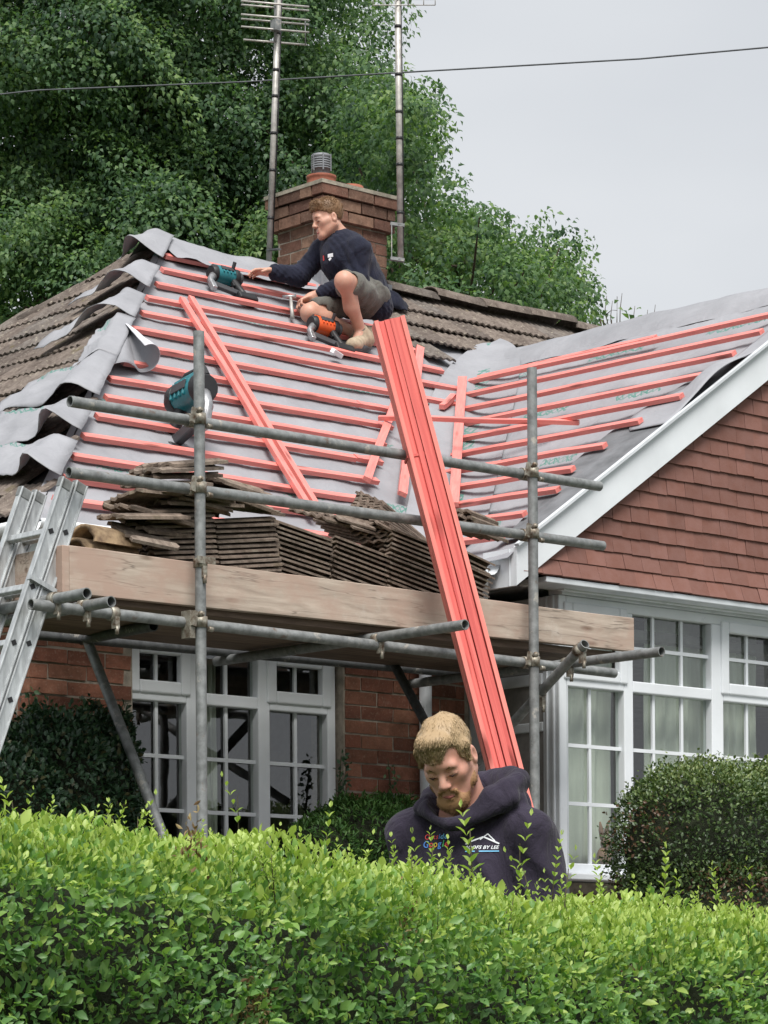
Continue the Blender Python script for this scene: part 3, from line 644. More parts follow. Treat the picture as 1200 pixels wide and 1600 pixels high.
rms = [ridge_mesh(i) for i in range(3)]
def ridge_run(parent, a, b, skip=0):
    a, b = Vector(a), Vector(b); d = (b - a).normalized(); s = d.cross(Vector((0, 0, 1))).normalized(); u = s.cross(d); n = int((b - a).length / .44)
    for i in range(skip, n):
        o = link('ridge_tile', random.choice(rms)); put(o, frame(o, a + d * i * .44 + u * random.uniform(-.004, .024), (s * 1 + u * random.uniform(-.07, .07)).normalized(), d, u)); o.parent = parent; o.matrix_parent_inverse = wmat(parent).inverted()
ridge_run(us, (13.0, RY, RZ - .005), (XR - SP, RY, RZ - .005)); ridge_run(hs, (XC - .05, YE + 2 * SP + .05, ZE - .075), (XC + SP - .1, RY + .1, RZ - .125))
# hip ridge membrane lying over ridge by the chimney
sheet('ridge_membrane', lambda u, v: Vector((XC + SP - .15 + u * 1.9, RY + (v - .5) * .62, RZ + .03 - abs(v - .5) * .62 * TP * .96 + .03 * math.exp(-((u - .05) / .1) ** 2) + wr((u * 3, v, 5), 2.6, .02))), lambda u, v: (u * 1.9, v * .6 + .25), 50, 12, m_felt, house)

# loose membrane flaps turned over the hip
def flap(pts_hip, pts_out, lift, lowlift, seed, name='membrane_flap', nu=16, nv=22, curl=0.0):
    """sheet from the hip (pts_hip low->high) out over the side slope (pts_out low->high)"""
    (a0, a1), (b0, b1) = pts_hip, pts_out; L = ((b0 - a0).length + (b1 - a1).length) / 2 + .09
    def P(u, v):
        h = a0.lerp(a1, u); o_ = b0.lerp(b1, u); p = h.lerp(o_, v)
        w = v * L - .09                                   # metres past the hip line
        if w < 0: q = h + (UM * -0 + Vector((1, -1, 0)) * 0 + Vector((.62, -.62, -.10)).normalized() * -w); up = .035 + .03 * v
        else: q = h.lerp(o_, w / (L - .09)); up = 0
        arch = math.exp(-((v * L - .17) / .10) ** 2) * (lift + lowlift * (1 - u) ** 1.3)
        return q + NH * (.06 + .02 * math.exp(-(w / .1) ** 2) + arch + (wr(q, 4.5, .028, seed) + wr(q, 13, .008, seed)) * min(1, .3 + v)) + Vector((0, 0, .012 * math.exp(-(w / .08) ** 2)))
    o = sheet(name, P, lambda u, v: (v * 1.2, u * .5 + .2), nu, nv, [m_felt, m_felt_b], house); s = o.modifiers.new('thickness', 'SOLIDIFY'); s.thickness = .003; s.material_offset = 1; s.offset = -1; return o
H = lambda px, py: onH(px, py, .05)
def hipat(py):  # point of the hip line seen at this height
    return min((Vector((XC + k * .01, YE + k * .01, ZE + k * .01 * TP)) for k in range(336)), key=lambda p: abs(HOR - FPX * (p - CP).dot(CY) / (p - CP).dot(AF) - py))
flap((hipat(418), hipat(376)), (H(190, 420), H(214, 386)), .03, .12, 1)
flap((hipat(464), hipat(430)), (H(112, 490), H(188, 438)), .02, .10, 2)
flap((hipat(512), hipat(476)), (H(58, 558), H(172, 480)), .02, .09, 3)
flap((hipat(634), hipat(572)), (H(-12, 664), H(62, 606)), .02, .05, 4)
flap((hipat(692), hipat(648)), (H(-24, 722), H(8, 660)), .02, .11, 5)
flap((hipat(762), hipat(706)), (H(-60, 756), H(-20, 714)), .02, .10, 6)
flap((hipat(572), hipat(512)), (H(120, 590), H(160, 528)), .0, .02, 7)
# the piece curled back over the battens, pale underside showing
ca = onM(196, 508, .07)
def Pc(u, v):
    # a flat tongue at the left running into a cone-shaped roll that opens down the slope
    c = ca.lerp(onM(226, 560, .09), v); r = .012 + .075 * v
    if u < .38:
        a = ca.lerp(onM(164, 574, .035), v); b2 = c + (-AXM * 0 - NM * 1) * r; k = u / .38; q = a.lerp(b2, k) + NM * (.05 * v * math.sin(math.pi * k))
    else:
        th = (u - .38) / .62 * rad(215); q = c + (AXM * math.sin(th) - NM * math.cos(th)) * r + AXM * .03 * v * (u - .38)
    return q + Vector((0, 0, .008 * mnoise.noise((u * 4, v * 4, 1))))
o = sheet('membrane_flap', Pc, lambda u, v: (u * .3, v * .3 + .5), 40, 14, [m_felt_b, m_felt], house); s = o.modifiers.new('thickness', 'SOLIDIFY'); s.thickness = .003; s.material_offset = 1
m_under = basic('grey_undercloak', (.15, .155, .165), .8, var=.35, sc=7, bs=30, bst=.4, objvar=0)
# torn strip along the gable verge: membrane higher up, bare grey undercloak lower down
def Pt(u, v):
    x = WX0 + 1.15 + u * (WXR - WX0 - 1.15); y = YG + .01 + v * (.13 + .07 * mnoise.noise((x * 2.4, 1, 1)) + .30 * math.exp(-((u - .12) / .13) ** 2)); return Vector((x, y, zwing(x, y))) + NW * (.034 + .09 * max(0, mnoise.noise((x * 2.2, y * 3, 5))) * (1 + v) * .7)
o = sheet('verge_membrane', Pt, lambda u, v: (u * 3, v * .2 + .3), 70, 8, m_felt, house); solid(o, .004)
o = sheet('verge_underlay', lambda u, v: (lambda x: Vector((x, YG + .015 + v * (.26 + .05 * mnoise.noise((x * 3, 4, 4)) + .20 * math.sin(math.pi * min(1, max(0, u * 1.1 - .1))) - .2 * max(0, .25 - u)), zwing(x, 0))) + NW * (.026 + .01 * mnoise.noise((x * 4, v * 3, 2))))(WX0 + .1 + u * 1.75), lambda u, v: (u, v), 60, 6, m_under, house)

# chimney -------------------------------------------------------------------------
CY0 = 14.22; c0 = onY(505, 300, CY0); CXa, CXb = c0.x, xf(604, 380, CY0); CY1 = CY0 + .46; CZ1 = onY(505, 287, CY0).z
ch = MB(); ch.box(((CXa + CXb) / 2, (CY0 + CY1) / 2, (CZ1 + 5.6) / 2 - .02), (CXb - CXa - .010, CY1 - CY0 - .010, CZ1 - 5.6)); ch = ch.build('chimney', m_mortar, house)
cbm = [MB().box((0, 0, 0), (.215, .1, .065), jit=.003).mesh('brick', m_cbrick) for _ in range(5)]; cbh = [MB().box((0, 0, 0), (.1025, .1, .065), jit=.003).mesh('brick', m_cbrick) for _ in range(3)]
nr = 11
for r in range(nr):
    pr = .04 if r >= nr - 3 and r < nr - 1 else (.055 if r == nr - 1 else 0); z0 = CZ1 - .075 * (nr - r)
    bricks_on(ch, cbm, cbh, CXa - pr, CXb + pr, CY0 - pr, z0, 1, odd=r); bricks_on(ch, cbm, cbh, CY0 - pr + .112, CY1 + pr, CXa - pr, z0, 1, axis='y', odd=r + 1)
    bricks_on(ch, cbm, cbh, CY0 - pr + .112, CY1 + pr, CXb + pr - .1, z0, 1, axis='y', odd=r + 1); bricks_on(ch, cbm, cbh, CXa - pr + .112, CXb + pr - .112, CY1 + pr - .1, z0, 1, odd=r)
fl = MB(); cx, cy = (CXa + CXb) / 2, (CY0 + CY1) / 2; hw, hd = (CXb - CXa) / 2 + .062, (CY1 - CY0) / 2 + .062
fl.grid(lambda u, v: Vector((cx + (u - .5) * 2 * hw, cy + (v - .5) * 2 * hd, CZ1 + .012 + .05 * (1 - max(abs(u - .5), abs(v - .5)) * 2) + wr((u * 2, v * 2, 8), 3, .012))), 14, 12); fl.box((cx, cy, CZ1 - .0), (2 * hw, 2 * hd, .024)); fl.build('flaunching', m_conc, ch)
def lathe(b, c, prof, n=20, mi=0):
    c = Vector(c); vs = [c + Vector((r * math.cos(2 * math.pi * k / n), r * math.sin(2 * math.pi * k / n), z)) for r, z in prof for k in range(n)]
    return b.add(vs, [(i * n + k, i * n + (k + 1) % n, (i + 1) * n + (k + 1) % n, (i + 1) * n + k) for i in range(len(prof) - 1) for k in range(n)], True, mi)
P1 = onY(496, 285, cy); P1 = Vector((CXa + .15, cy - .04, CZ1 + .018)); P2 = Vector((CXb - .15, cy - .04, CZ1 + .03))
lathe(MB(), P1, [(.105, 0), (.105, .03), (.098, .035), (.094, .075), (.098, .08), (.098, .095), (.07, .097)]).build('chimney_pot', m_pot, ch)
lathe(MB(), P2, [(.105, 0), (.105, .035), (.096, .04), (.09, .06), (.075, .062), (.07, .02)]).build('chimney_pot', m_pot, ch)
b = MB(); prof = [(.056, .09), (.056, .15)]
for i in range(5): prof += [(.058, .15 + i * .018), (.064, .152 + i * .018), (.064, .160 + i * .018), (.052, .162 + i * .018)]
prof += [(.064, .243), (.066, .262), (.058, .268), (.02, .272), (0, .272)]
lathe(b, P1, [(r, .09 + (z - .09) * .82) for r, z in prof], 24).build('cowl', m_lead, ch)
for kk in range(6):
    b = MB(); a = kk * math.pi / 3; b.box(P1 + Vector((.064 * math.cos(a), .064 * math.sin(a), .18)), (.008, .008, .11))
    b.build('cowl_strap', m_lead, ch)
# lead flashing and whitish stain strip at the foot of the stack
b = MB(); b.box(((CXa + CXb) / 2, CY0 - .012, zmain(0, CY0) + .06), (CXb - CXa + .06, .012, .16)); b.box((CXa - .012, (CY0 + RY) / 2, RZ - .02), (.012, RY - CY0 + .02, .2)); b.build('flashing', m_lead, ch)

# ---------------------------------------------------------------- aerials and overhead cable
def aerial(foot, top_px, label, r=.019, rods=None):
    t = Vector(foot); a = empty('tv_aerial', t, label, 'aerial', 'television aerials strapped to the chimney')
    top = top_px; d = (top - t).normalized(); L = (top - t).length
    b = MB(); b.tube([t, top], r, 12); b.build('mast', m_mast, a)
    b = MB(); z = .3
    while z < L: b.tube([t + d * z, t + d * (z + .018)], r + .003, 12); z += random.choice((.17, .24, .31))
    tag(b.build('cable_tie', m_black, a), kind='stuff')
    b = MB(); s = AR * .026
    b.tube([t + s * .8 + d * .1, t + s * .8 + d * L * .5 + AR * .004, t + s * .8 + d * (L - .1)], .004, 6); b.build('coax_cable', m_black, a)
    return a, t, top, d
A1 = at(420, 416, 19.0); A1t = at(437, -55, 19.0)
a1, t0, tp, d = aerial(A1, A1t, 'pale aerial mast left of the chimney with a stack of rods at its top')
er = (AR + AF * .28).normalized(); ef = (AF - AR * .28).normalized()
for i, y in enumerate((-30, -12, 6, 12, 27, 34, 46, 66)):
    c = at(430, y, 18.95 + (.05 if i % 2 else -.02)); b = MB(); w = .225 if i < 7 else .21; b.tube([c - er * w, c + er * w], .0065, 8); b.build('element', m_mast, a1)
b = MB(); c0_ = at(430, 66, 18.95); c1_ = at(430, -40, 18.95); b.tube([c0_ + er * .2, at(430, 27, 18.95) + er * .2], .004, 6); b.tube([c0_, c1_], .008, 8); b.box(at(431, 40, 18.94), (.05, .05, .07)); b.build('bracket', m_galv, a1)
A2 = at(626, 408, 18.9); A2t = at(620.5, -60, 18.9)
a2, t0, tp, d = aerial(A2, A2t, 'grey aerial mast on a bracket at the right side of the chimney', .02)
b = MB()
for y in (-1, 8): b.tube([at(583, y, 18.8), at(680, y + 0, 19.0)], .0035, 6)
for x in (583, 600, 638, 662, 680): b.tube([at(x, -8, 18.9), at(x, 8, 18.9)], .003, 6)
b.build('element', m_mast, a2)
br = MB(); 
for y in (352, 406): p = onY(607, y, CY0 + .12); br.bar(at(626, y, 18.9) - AF * .02, p, .03, .006); br.bar(at(632, y + 1, 18.9), at(610, y - 2, 18.9), .04, .02)
br.bar(at(612, 352, 18.88), at(612, 406, 18.88), .02, .006); br.build('wall_bracket', m_galv, a2)
p = at(428, 392, 19.0); MB().bar(at(419, 391, 18.97), onY(436, 389, CY0 + .2), .03, .01).build('wall_bracket', m_galv_dark, a1)
m_cable = basic('cable_sheath', (.10, .105, .115), .6, objvar=0)
b = MB(); b.tube([at(-400, 190, 25.5), at(60, 141, 24.6), at(380, 128, 24), at(650, 112, 23.5), at(1000, 92, 22.8), at(1200, 74, 22.4), at(1700, 24, 21.4)], .0065, 6)
tag(b.build('overhead_cable', m_cable), 'dark cable strung across the sky past both aerial masts', 'cable')

# ---------------------------------------------------------------- scaffold
sc = empty('scaffold', (onY(312, 1300, 10.05).x, 10.05, gz(8, 10.05)), 'grey tube scaffold with wooden toe board along the front eaves', 'scaffold')
TR = .0242; YS, YR = 10.04, 10.092
def pipe(name, a, b, mat=m_galv, par=sc): return MB().pipe(a, b, TR, 16).build(name, mat, par)
for p in ((310.5, 518), (831, 575)):
    t = onY(*p, YS); pipe('standard', t, (t.x, YS, gz(t.x, YS) + .005)); bp = MB(); bp.box((t.x, YS, gz(t.x, YS) + .006), (.15, .15, .012)); bp.build('base_plate', m_galv_dark, sc)
SXL, SXR = onY(310.5, 518, YS).x, onY(831, 575, YS).x
R1a, R1b = onY(109, 627, YR), onY(937, 760, YR); R2a, R2b = onY(107, 738, YR), onY(942, 853, YR); LDa, LDb = onY(48, 944, YR), onY(960, 1052, YR)
pipe('guard_rail', R1a, R1b); pipe('guard_rail', R2a, R2b); pipe('ledger', LDa, LDb)
ILa, ILb = onY(25, 989, 11.18), onY(730, 1053, 11.18); pipe('ledger', ILa, ILb, m_galv_dark)
def transom(pc, pe, inner=11.28, mat=m_galv, y0=10.1):
    x = onY(*pc, y0).x; e = onX(*pe, x); return pipe('transom', e, (x, inner, e.z), mat), e
tE = onY(136, 927, 9.86); pipe('transom', tE, (tE.x, 11.28, tE.z)); tF = onY(174, 940, 9.9); pipe('transom', tF, (tF.x, 11.28, tF.z))
o, TC = transom((588, 998), (727, 976)); o, TD = transom((884, 1030), (1034, 1018))
tb1 = onY(136, 1000, 11.15); tb2 = onY(243, 1275, 10.6); d = (tb2 - tb1).normalized(); e = tb1 + d * ((tb1.z - gz(9, 10.6)) / -d.z); pipe('brace', tb1 - d * .12, e, m_galv)
ub, ul = onY(914, 1006, 9.73), onY(748, 1188, 10.62); d = (ul - ub).normalized(); pipe('brace', ub, ul + d * .25)
q1, q2 = onY(606, 1020, 11.16), onY(668, 1135, 10.7); d = (q2 - q1).normalized(); pipe('brace', q1, q2 + d * ((q2.z - gz(10, 10.5)) / -d.z), m_galv_dark)
q1, q2 = onY(128, 1000, 11.2), onY(240, 978, 10.4); pipe('brace', q1, q2, m_galv_dark)
zb = onY(108.5, 927, 10.13).z; zt = onY(110, 853, 10.13).z; xa, xb = onY(108, 890, 10.13).x, onY(990, 990, 10.13).x; zb2, zt2 = onY(990, 1018, 10.13).z, onY(988, 966, 10.13).z
tbm = MB(); N = 24; vs = []
for i in range(N + 1):
    u = i / N; x = xa + (xb - xa) * u; lo, hi = zb + (zb2 - zb) * u, zt + (zt2 - zt) * u
    for y, z in ((10.128, lo), (10.128, hi), (10.166, hi), (10.166, lo)): vs.append((x, y + .004 * mnoise.noise((x * 2, 0, 1)), z + .004 * mnoise.noise((x * 3, z * 9, 2))))
tbm.add(vs, [(i * 4 + k, (i + 1) * 4 + k, (i + 1) * 4 + (k + 1) % 4, i * 4 + (k + 1) % 4) for i in range(N) for k in range(4)] + [(0, 1, 2, 3), (N * 4 + 3, N * 4 + 2, N * 4 + 1, N * 4)])
tbm.build('toe_board', m_toe, sc, .003)
MB().box((xa - .02, 10.55, (zb + zt) / 2), (.036, .85, .2)).build('toe_board', m_toe, sc, .003)
DZ = zb - .004
for i in range(4): MB().box(((xa + xb) / 2 + random.uniform(-.04, .04), 10.28 + i * .232, DZ - .0 + .001 * i), (xb - xa - .1, .225, .038)).build('scaffold_board', m_deck, sc, .003)
# cracks on the toe board
def coupler(c, ax1=(0, 0, 1), ax2=(1, 0, 0)):
    c = Vector(c); a1, a2 = Vector(ax1).normalized(), Vector(ax2).normalized(); b = MB()
    b.tube([c - a1 * .024, c + a1 * .024], TR + .006, 14); c2 = c + Vector((0, YR - YS, 0)); b.tube([c2 - a2 * .028, c2 + a2 * .028], TR + .006, 14)
    b.bar(c - Vector((.045, .006, .02)), c - Vector((.03, .006, -.045)), .022, .014, (0, 1, 0)); b.tube([c + Vector((.03, -.015, -.028)), c + Vector((.055, -.015, -.03))], .012, 6); b.tube([c + Vector((-.035, -.03, .022)), c + Vector((-.035, -.065, .03))], .008, 6); b.ball(c + Vector((-.036, -.05, .028)), .014, 5)
    b.build('coupler', m_coupler, sc)
def zon(a, b, x): return a.z + (b.z - a.z) * (x - a.x) / (b.x - a.x)
for X in (SXL, SXR):
    for a, b in ((R1a, R1b), (R2a, R2b), (LDa, LDb)): coupler((X, YS, zon(a, b, X)), (0, 0, 1), b - a)
def clip(c, ax):
    c = Vector(c); a = Vector(ax).normalized(); b = MB(); b.tube([c - a * .02, c + a * .02], TR + .007, 14); b.box(c + Vector((.0, -.02, -.04)), (.022, .03, .05)); b.tube([c + Vector((0, -.03, -.055)), c + Vector((0, -.03, -.09))], .009, 6); b.build('coupler', m_coupler, sc)
clip((SXL, YS, onY(312, 880, YS).z), (0, 0, 1)); MB().box((SXL + .01, YS - .028, onY(312, 876, YS).z), (.10, .006, .03)).build('board_clip', m_coupler, sc)
clip((TC.x, YR, TC.z - .01), (0, 1, 0)); clip((TD.x, YR, TD.z), (0, 1, 0)); clip((tE.x, YR, tE.z), (0, 1, 0)); clip((tF.x, YR, tF.z), (0, 1, 0)); clip((tF.x + .15, YR, zon(LDa, LDb, tF.x + .15)), (1, 0, 0)); clip((tE.x, 11.18, zon(ILa, ILb, tE.x)), (1, 0, .1))
for f_ in (.05, .42): p = ub.lerp(ul, f_); clip(p, ul - ub)
MB().box((SXL - .045, YS + .03, onY(300, 975, YS).z), (.03, .06, .12)).build('coupler', m_coupler, sc)

# ---------------------------------------------------------------- ladder, two sections, leaning along the scaffold end
LY = 10.185; l1, l0 = onY(116, 750, LY), onY(31, 1006, LY); d = (l0 - l1).normalized(); lad_len = (l1.z - gz(l1.x - 1, LY) - .01) / -d.z; pr = Vector((d.z, 0, -d.x)) * -1
if pr.x < 0: pr = -pr
ld = empty('ladder', l1 + d * lad_len, 'aluminium extension ladder leaning on the left end of the scaffold', 'ladder')
for sec, off in ((0, .034), (1, -.036)):
    for side, y in ((0, LY), (1, LY + .30)):
        a = l1 + pr * off + Vector((0, y - LY, 0)) + d * (.02 if sec else .0); b = l1 + pr * off + Vector((0, y - LY, 0)) + d * (lad_len if sec else lad_len - .5)
        m = MB(); m.bar(a, b, .024, .06, pr); 
        for e_ in (-.027, .027): m.bar(a + pr * e_ + Vector((0, -.015, 0)), b + pr * e_ + Vector((0, -.015, 0)), .012, .008, pr)
        m.build('stile', m_alu, ld, .002)
        m = MB(); m.bar(a - d * .002, a + d * .045, .03, .066, pr); m.build('end_cap', m_galv, ld, .004)
    k = 0
    while .26 + k * .262 < lad_len - .55:
        c = l1 + pr * off + d * (.235 + k * .262 + sec * .03); m = MB(); m.bar(c + Vector((0, .012, 0)), c + Vector((0, .29, 0)), .028, .028, pr); m.build('rung', m_alu, ld, .004)
        MB().box(c + Vector((0, -.0125, 0)), (.022, .004, .022), Matrix.Rotation(math.atan2(d.x, -d.z), 3, 'Y')).build('rung_end', m_black, ld); k += 1
for off in (.5, 1.5): MB().bar(l1 + d * off + pr * .07 + Vector((0, -.02, 0)), l1 + d * off - pr * .07 + Vector((0, -.02, 0)), .03, .02, d).build('guide_bracket', m_alu, ld)

# ---------------------------------------------------------------- stacked tiles on the scaffold
ORD = ('topmost', 'second', 'third', 'fourth', 'fifth', 'sixth', 'seventh', 'eighth', 'ninth', 'tenth', 'eleventh', 'twelfth', 'thirteenth', 'fourteenth', 'fifteenth', 'sixteenth', 'seventeenth', 'eighteenth', 'nineteenth', 'twentieth')
stm = [tile_mesh(.235, .40, .0095, seed=20 + i, chip=.014, mat=m_tile_s) for i in range(8)]
def stack(pxL, pyT, pxR, n, tilt, yaw, label, grp, y0=10.215, along=True, jit=.004, pitch=.0228, roll=0):
    n = int(n * 1.75); pitch = .0228
    pL = onY(pxL, pyT, y0); xR = onY(pxR, pyT + 15, y0).x; L = xR - pL.x
    ty, tz_ = rad(tilt), rad(yaw); ex = Vector((math.cos(ty) * math.cos(tz_), math.cos(ty) * math.sin(tz_), math.sin(ty))); ey = Vector((-math.sin(tz_), math.cos(tz_), math.sin(rad(roll)))); ez = ex.cross(ey).normalized(); ey = ez.cross(ex)
    for k in range(n):
        o = link('roof_tile', random.choice(stm)); j = Vector((random.uniform(-jit, jit), random.uniform(-jit, jit), 0))
        p = pL + ey * .118 - ez * pitch * (k + .5) + j; a = rad(random.uniform(-1.2, 1.2)); ax = -ey * math.cos(a) + ex * math.sin(a)
        put(o, frame(o, p, ax, ez.cross(ax), ez, (1, L / .40, 1))); tag(o, ORD[k] + ' tile from the top in ' + label, 'roof tile', grp, 'thing')
stack(232, 797, 331, 9, 6.5, -4, 'the brown stack behind the left scaffold pole', 'tiles stacked behind the left scaffold pole')
stack(335, 813, 431, 9, 7.5, -3, 'the level brown stack right of the left pole', 'tiles in the level stack right of the pole')
stack(432, 812, 530, 9, -7.5, 4, 'the first brown stack sloping down rightwards', 'tiles in the first sloping stack')
stack(531, 838, 618, 8, -9.5, 4, 'the sloping brown stack left of the tallest', 'tiles in the sloping stack in the middle')
stack(619, 826, 708, 11, -9.5, 4, 'the tall brown stack behind the red bundle', 'tiles stacked behind the red batten bundle')
stack(705, 850, 782, 9, -11, 6, 'the last brown stack right of the red bundle', 'tiles in the last stack by the white boxed end', jit=.012)
def loose(px, py, y, ex, ez, label, L=1.0, cat='roof tile', grp=None, me=None, W=1.0):
    o = link('roof_tile', me or random.choice(stm)); ez = Vector(ez).normalized(); ex = Vector(ex); ex = (ex - ez * ex.dot(ez)).normalized(); ey = ez.cross(ex)
    put(o, frame(o, onY(px, py, y), -ey, ex, ez, (W, L, 1))); return tag(o, label, cat, grp, 'thing')
brk = [tile_mesh(.235, .40, .014, seed=40 + i, chip=.05, mat=m_tile_s) for i in range(6)]
# heap on top of the first stack, going up towards the pole
hp = 'broken tiles heaped over the left stack'; lb = 'in the ragged heap on the left stack'
HP = ('long leftmost', 'second leftmost', 'short left', 'middle', 'upper middle', 'right middle', 'left upper', 'fourth highest', 'third highest', 'topmost', 'right upper', 'low left', 'lowest left')
for i, (px, py, ez, L) in enumerate(((168, 812, (-.1, -.1, 1), .9), (178, 794, (.12, -.15, 1), 1.0), (186, 778, (-.05, .1, 1), .8), (238, 790, (-.08, -.1, 1), 1.05), (236, 774, (.03, 0, 1), 1.0), (252, 786, (.08, .05, 1), .9), (205, 762, (-.12, -.1, 1), .9), (213, 750, (-.14, -.12, 1), 1.0), (222, 741, (-.16, -.1, 1), .95), (236, 733, (-.18, -.1, 1), .85), (262, 764, (-.04, -.2, 1), .9), (196, 822, (-.02, -.4, 1), .8), (180, 832, (.05, -.5, 1), .7))):
    loose(px, py, 10.24 + .02 * (i % 4), (1, .05 * (i % 3 - 1), ez[0] * -.9), ez, HP[i] + ' broken tile ' + lb, L, grp=hp, me=random.choice(brk))
for i, (px, py, dx) in enumerate(((322, 770, .16), (318, 752, .12), (312, 784, .03), (330, 792, .0), (300, 745, .1))):
    loose(px, py, 10.26 + .03 * i, (1, .1, -dx), (dx, -.2, 1), ('long', 'higher', 'lower', 'lowest', 'highest')[i] + ' loose tile sliding off the heap right of the left pole', .9, grp='loose tiles right of the left pole', me=random.choice(brk))
for i in range(8):
    px, py = 565 + i * 1.5, 808 - i * 4.2
    loose(px, py, 10.36 + i * .012, (1, .05, -.32), (.3 + .03 * i, -.45, 1), ORD[7 - i] + ' tile from the top of the fanned pile against the eaves', 1.0, grp='fanned pile of tiles against the eaves')
for i in range(5):
    loose(577 + i * 6, 824 + i * 6, 10.28, (.15, 1, .1), (-.2, -.25, 1), ('first', 'second', 'third', 'fourth', 'fifth')[i] + ' tile from the left lying end on above the middle stack', .8, grp='tiles lying end on above the middle stack')
for i in range(4):
    loose(705 + i * 4, 800 + i * 9, 10.36 - .02 * i, (1, .1, -.15), (.15, -.2, 1), ('topmost', 'second', 'third', 'lowest')[i] + ' dark broken tile just right of the batten bundle', .6, grp='dark tiles right of the batten bundle', me=random.choice(brk))
for i, (px, py, L) in enumerate(((500, 806, .7), (478, 806, .6), (520, 818, .8))):
    loose(px, py, 10.34, (1, .2, -.2 + .2 * i), (.1, -.3, 1), ('middle', 'left', 'right')[i] + ' loose tile tipped on top of the first sloping stack', L, grp='tiles tipped on top of the sloping stacks')
# buff ridge pieces at the left end of the platform
def ridge_piece(px, py, y, L, label, seed):
    r = random.Random(seed); m = MB(); n = 10; vs = []
    for xx in (0, L * .5, L):
        for rr in (.12, .098): vs += [(xx + r.uniform(-.008, .008), -rr * math.cos(math.pi * i / n), rr * .75 * math.sin(math.pi * i / n)) for i in range(n + 1)]
    N = n + 1; fs = []
    for s_ in (0, 2 * N):
        for i in range(n): fs += [(s_ + i, s_ + i + 1, s_ + 2 * N + i + 1, s_ + 2 * N + i), (s_ + N + i + 1, s_ + N + i, s_ + 3 * N + i, s_ + 3 * N + i + 1)]
    for i in range(n): fs += [(i, N + i, N + i + 1, i + 1), (4 * N + i + 1, 5 * N + i + 1, 5 * N + i, 4 * N + i)]
    o = m.add(vs, fs, True).build('ridge_tile', m_sand); o.location = onY(px, py, y); o.rotation_euler = (0, rad(2), rad(-3)); tag(o, label, 'ridge tile', None, 'thing'); return o
ridge_piece(126, 851, 10.30, .235, 'buff half round ridge tile lying behind the left end of the toe board', 1)
ridge_piece(112, 872, 10.33, .28, 'broken buff ridge tile underneath the half round one at the board end', 2)

# ---------------------------------------------------------------- red batten bundle and loose battens
bd0, bd1 = onY(799, 1240, 9.64), onY(664, 722, 10.0); d = (bd1 - bd0).normalized()
tdir = ray(611, 500); best = min((( (bd0 + d * s) for s in [i * .01 for i in range(600)])), key=lambda p: abs((HOR - FPX * (p - CP).dot(CY) / (p - CP).dot(AF)) - 500)); TOPB = best
gb = bd0 - d * ((bd0.z - gz(bd0.x, bd0.y)) / d.z)
wax = d.cross(AF).normalized(); wax = (wax - d * wax.dot(d)).normalized(); fax = wax.cross(d).normalized()
if fax.dot(AF) > 0: fax = -fax
rot = Matrix.Rotation(rad(9), 3, d); wax = rot @ wax; fax = rot @ fax
if wax.dot(AR) < 0: wax = -wax
bun = empty('batten_bundle', gb, 'tall bundle of red timber battens standing against the scaffold rails', 'batten bundle')
Lb = (TOPB - gb).length
cols = [(-.064, .014, -.05), (-.0345, -.012, -.0), (-.0085, -.002, .004), (.0175, .001, .0), (.0435, -.001, .006), (.066, .012, -.004)]
for row in range(2):
    for i, (w_, f_, t_) in enumerate(cols):
        a = gb + wax * w_ + fax * (f_ - row * .05); b2 = gb + d * (Lb + t_ - row * .01) + wax * w_ * .96 + fax * (f_ - row * .05)
        m = MB(); N = 10; wd = .0245 if i not in (0, 5) else .02; hh = .046; vs = []; bow = random.uniform(-.003, .003)
        for k in range(N + 1):
            c = (b2 - a) * (k / N); o_ = math.sin(k / N * math.pi) * bow
            vs.append((o_ - wd / 2, -hh / 2, k * Lb / N)); vs.append((o_ + wd / 2, -hh / 2, k * Lb / N)); vs.append((o_ + wd / 2, hh / 2, k * Lb / N)); vs.append((o_ - wd / 2, hh / 2, k * Lb / N))
        m.add(vs, [(k * 4 + j, k * 4 + (j + 1) % 4, (k + 1) * 4 + (j + 1) % 4, (k + 1) * 4 + j) for k in range(N) for j in range(4)] + [(3, 2, 1, 0), (N * 4, N * 4 + 1, N * 4 + 2, N * 4 + 3)])
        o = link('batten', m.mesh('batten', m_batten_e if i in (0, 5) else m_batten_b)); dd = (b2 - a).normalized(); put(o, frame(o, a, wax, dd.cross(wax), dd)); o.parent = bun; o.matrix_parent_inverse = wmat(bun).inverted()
b = MB()
for s_ in (.25, .82):
    c = gb + d * Lb * s_ - fax * .025; 
    for w0, f0, w1_, f1_ in ((-.078, .04, .078, .04), (.078, .04, .078, -.055), (.078, -.055, -.078, -.055), (-.078, -.055, -.078, .04)): b.bar(c + wax * w0 + fax * f0, c + wax * w1_ + fax * f1_, .0015, .012, d)
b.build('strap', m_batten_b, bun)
def loose_b(a, b, n, label, w=.04, h=.025): o = batten(None, a, b, n, w, h, 'batten'); return tag(o, label, 'batten')
loose_b(onM(284, 470, .042), onM(487, 806, .042), NM, 'left of two long red battens lying together down the slope behind the pole', .036)
loose_b(onM(297, 468, .046), onM(499, 804, .046), NM, 'right of two long red battens lying together down the slope behind the pole', .036)
loose_b(onS(592, 656, .06), onS(905, 653, .05), (NM + NW).normalized(), 'level loose red batten bridging the valley behind the tall bundle', .03)
loose_b(onM(572, 752, .046), onM(616, 630, .046), NM, 'short slanting red batten left of the tall bundle', .045)
loose_b(onW(662, 613, .05), onW(1026, 531, .045), NW, 'long loose red batten lying along the topmost fixed batten of the wing', .04)
loose_b(onS(691, 640, .03), onS(709, 625, .03), (NM + NW).normalized(), 'tiny red batten offcut lying in the valley', .035, .03)

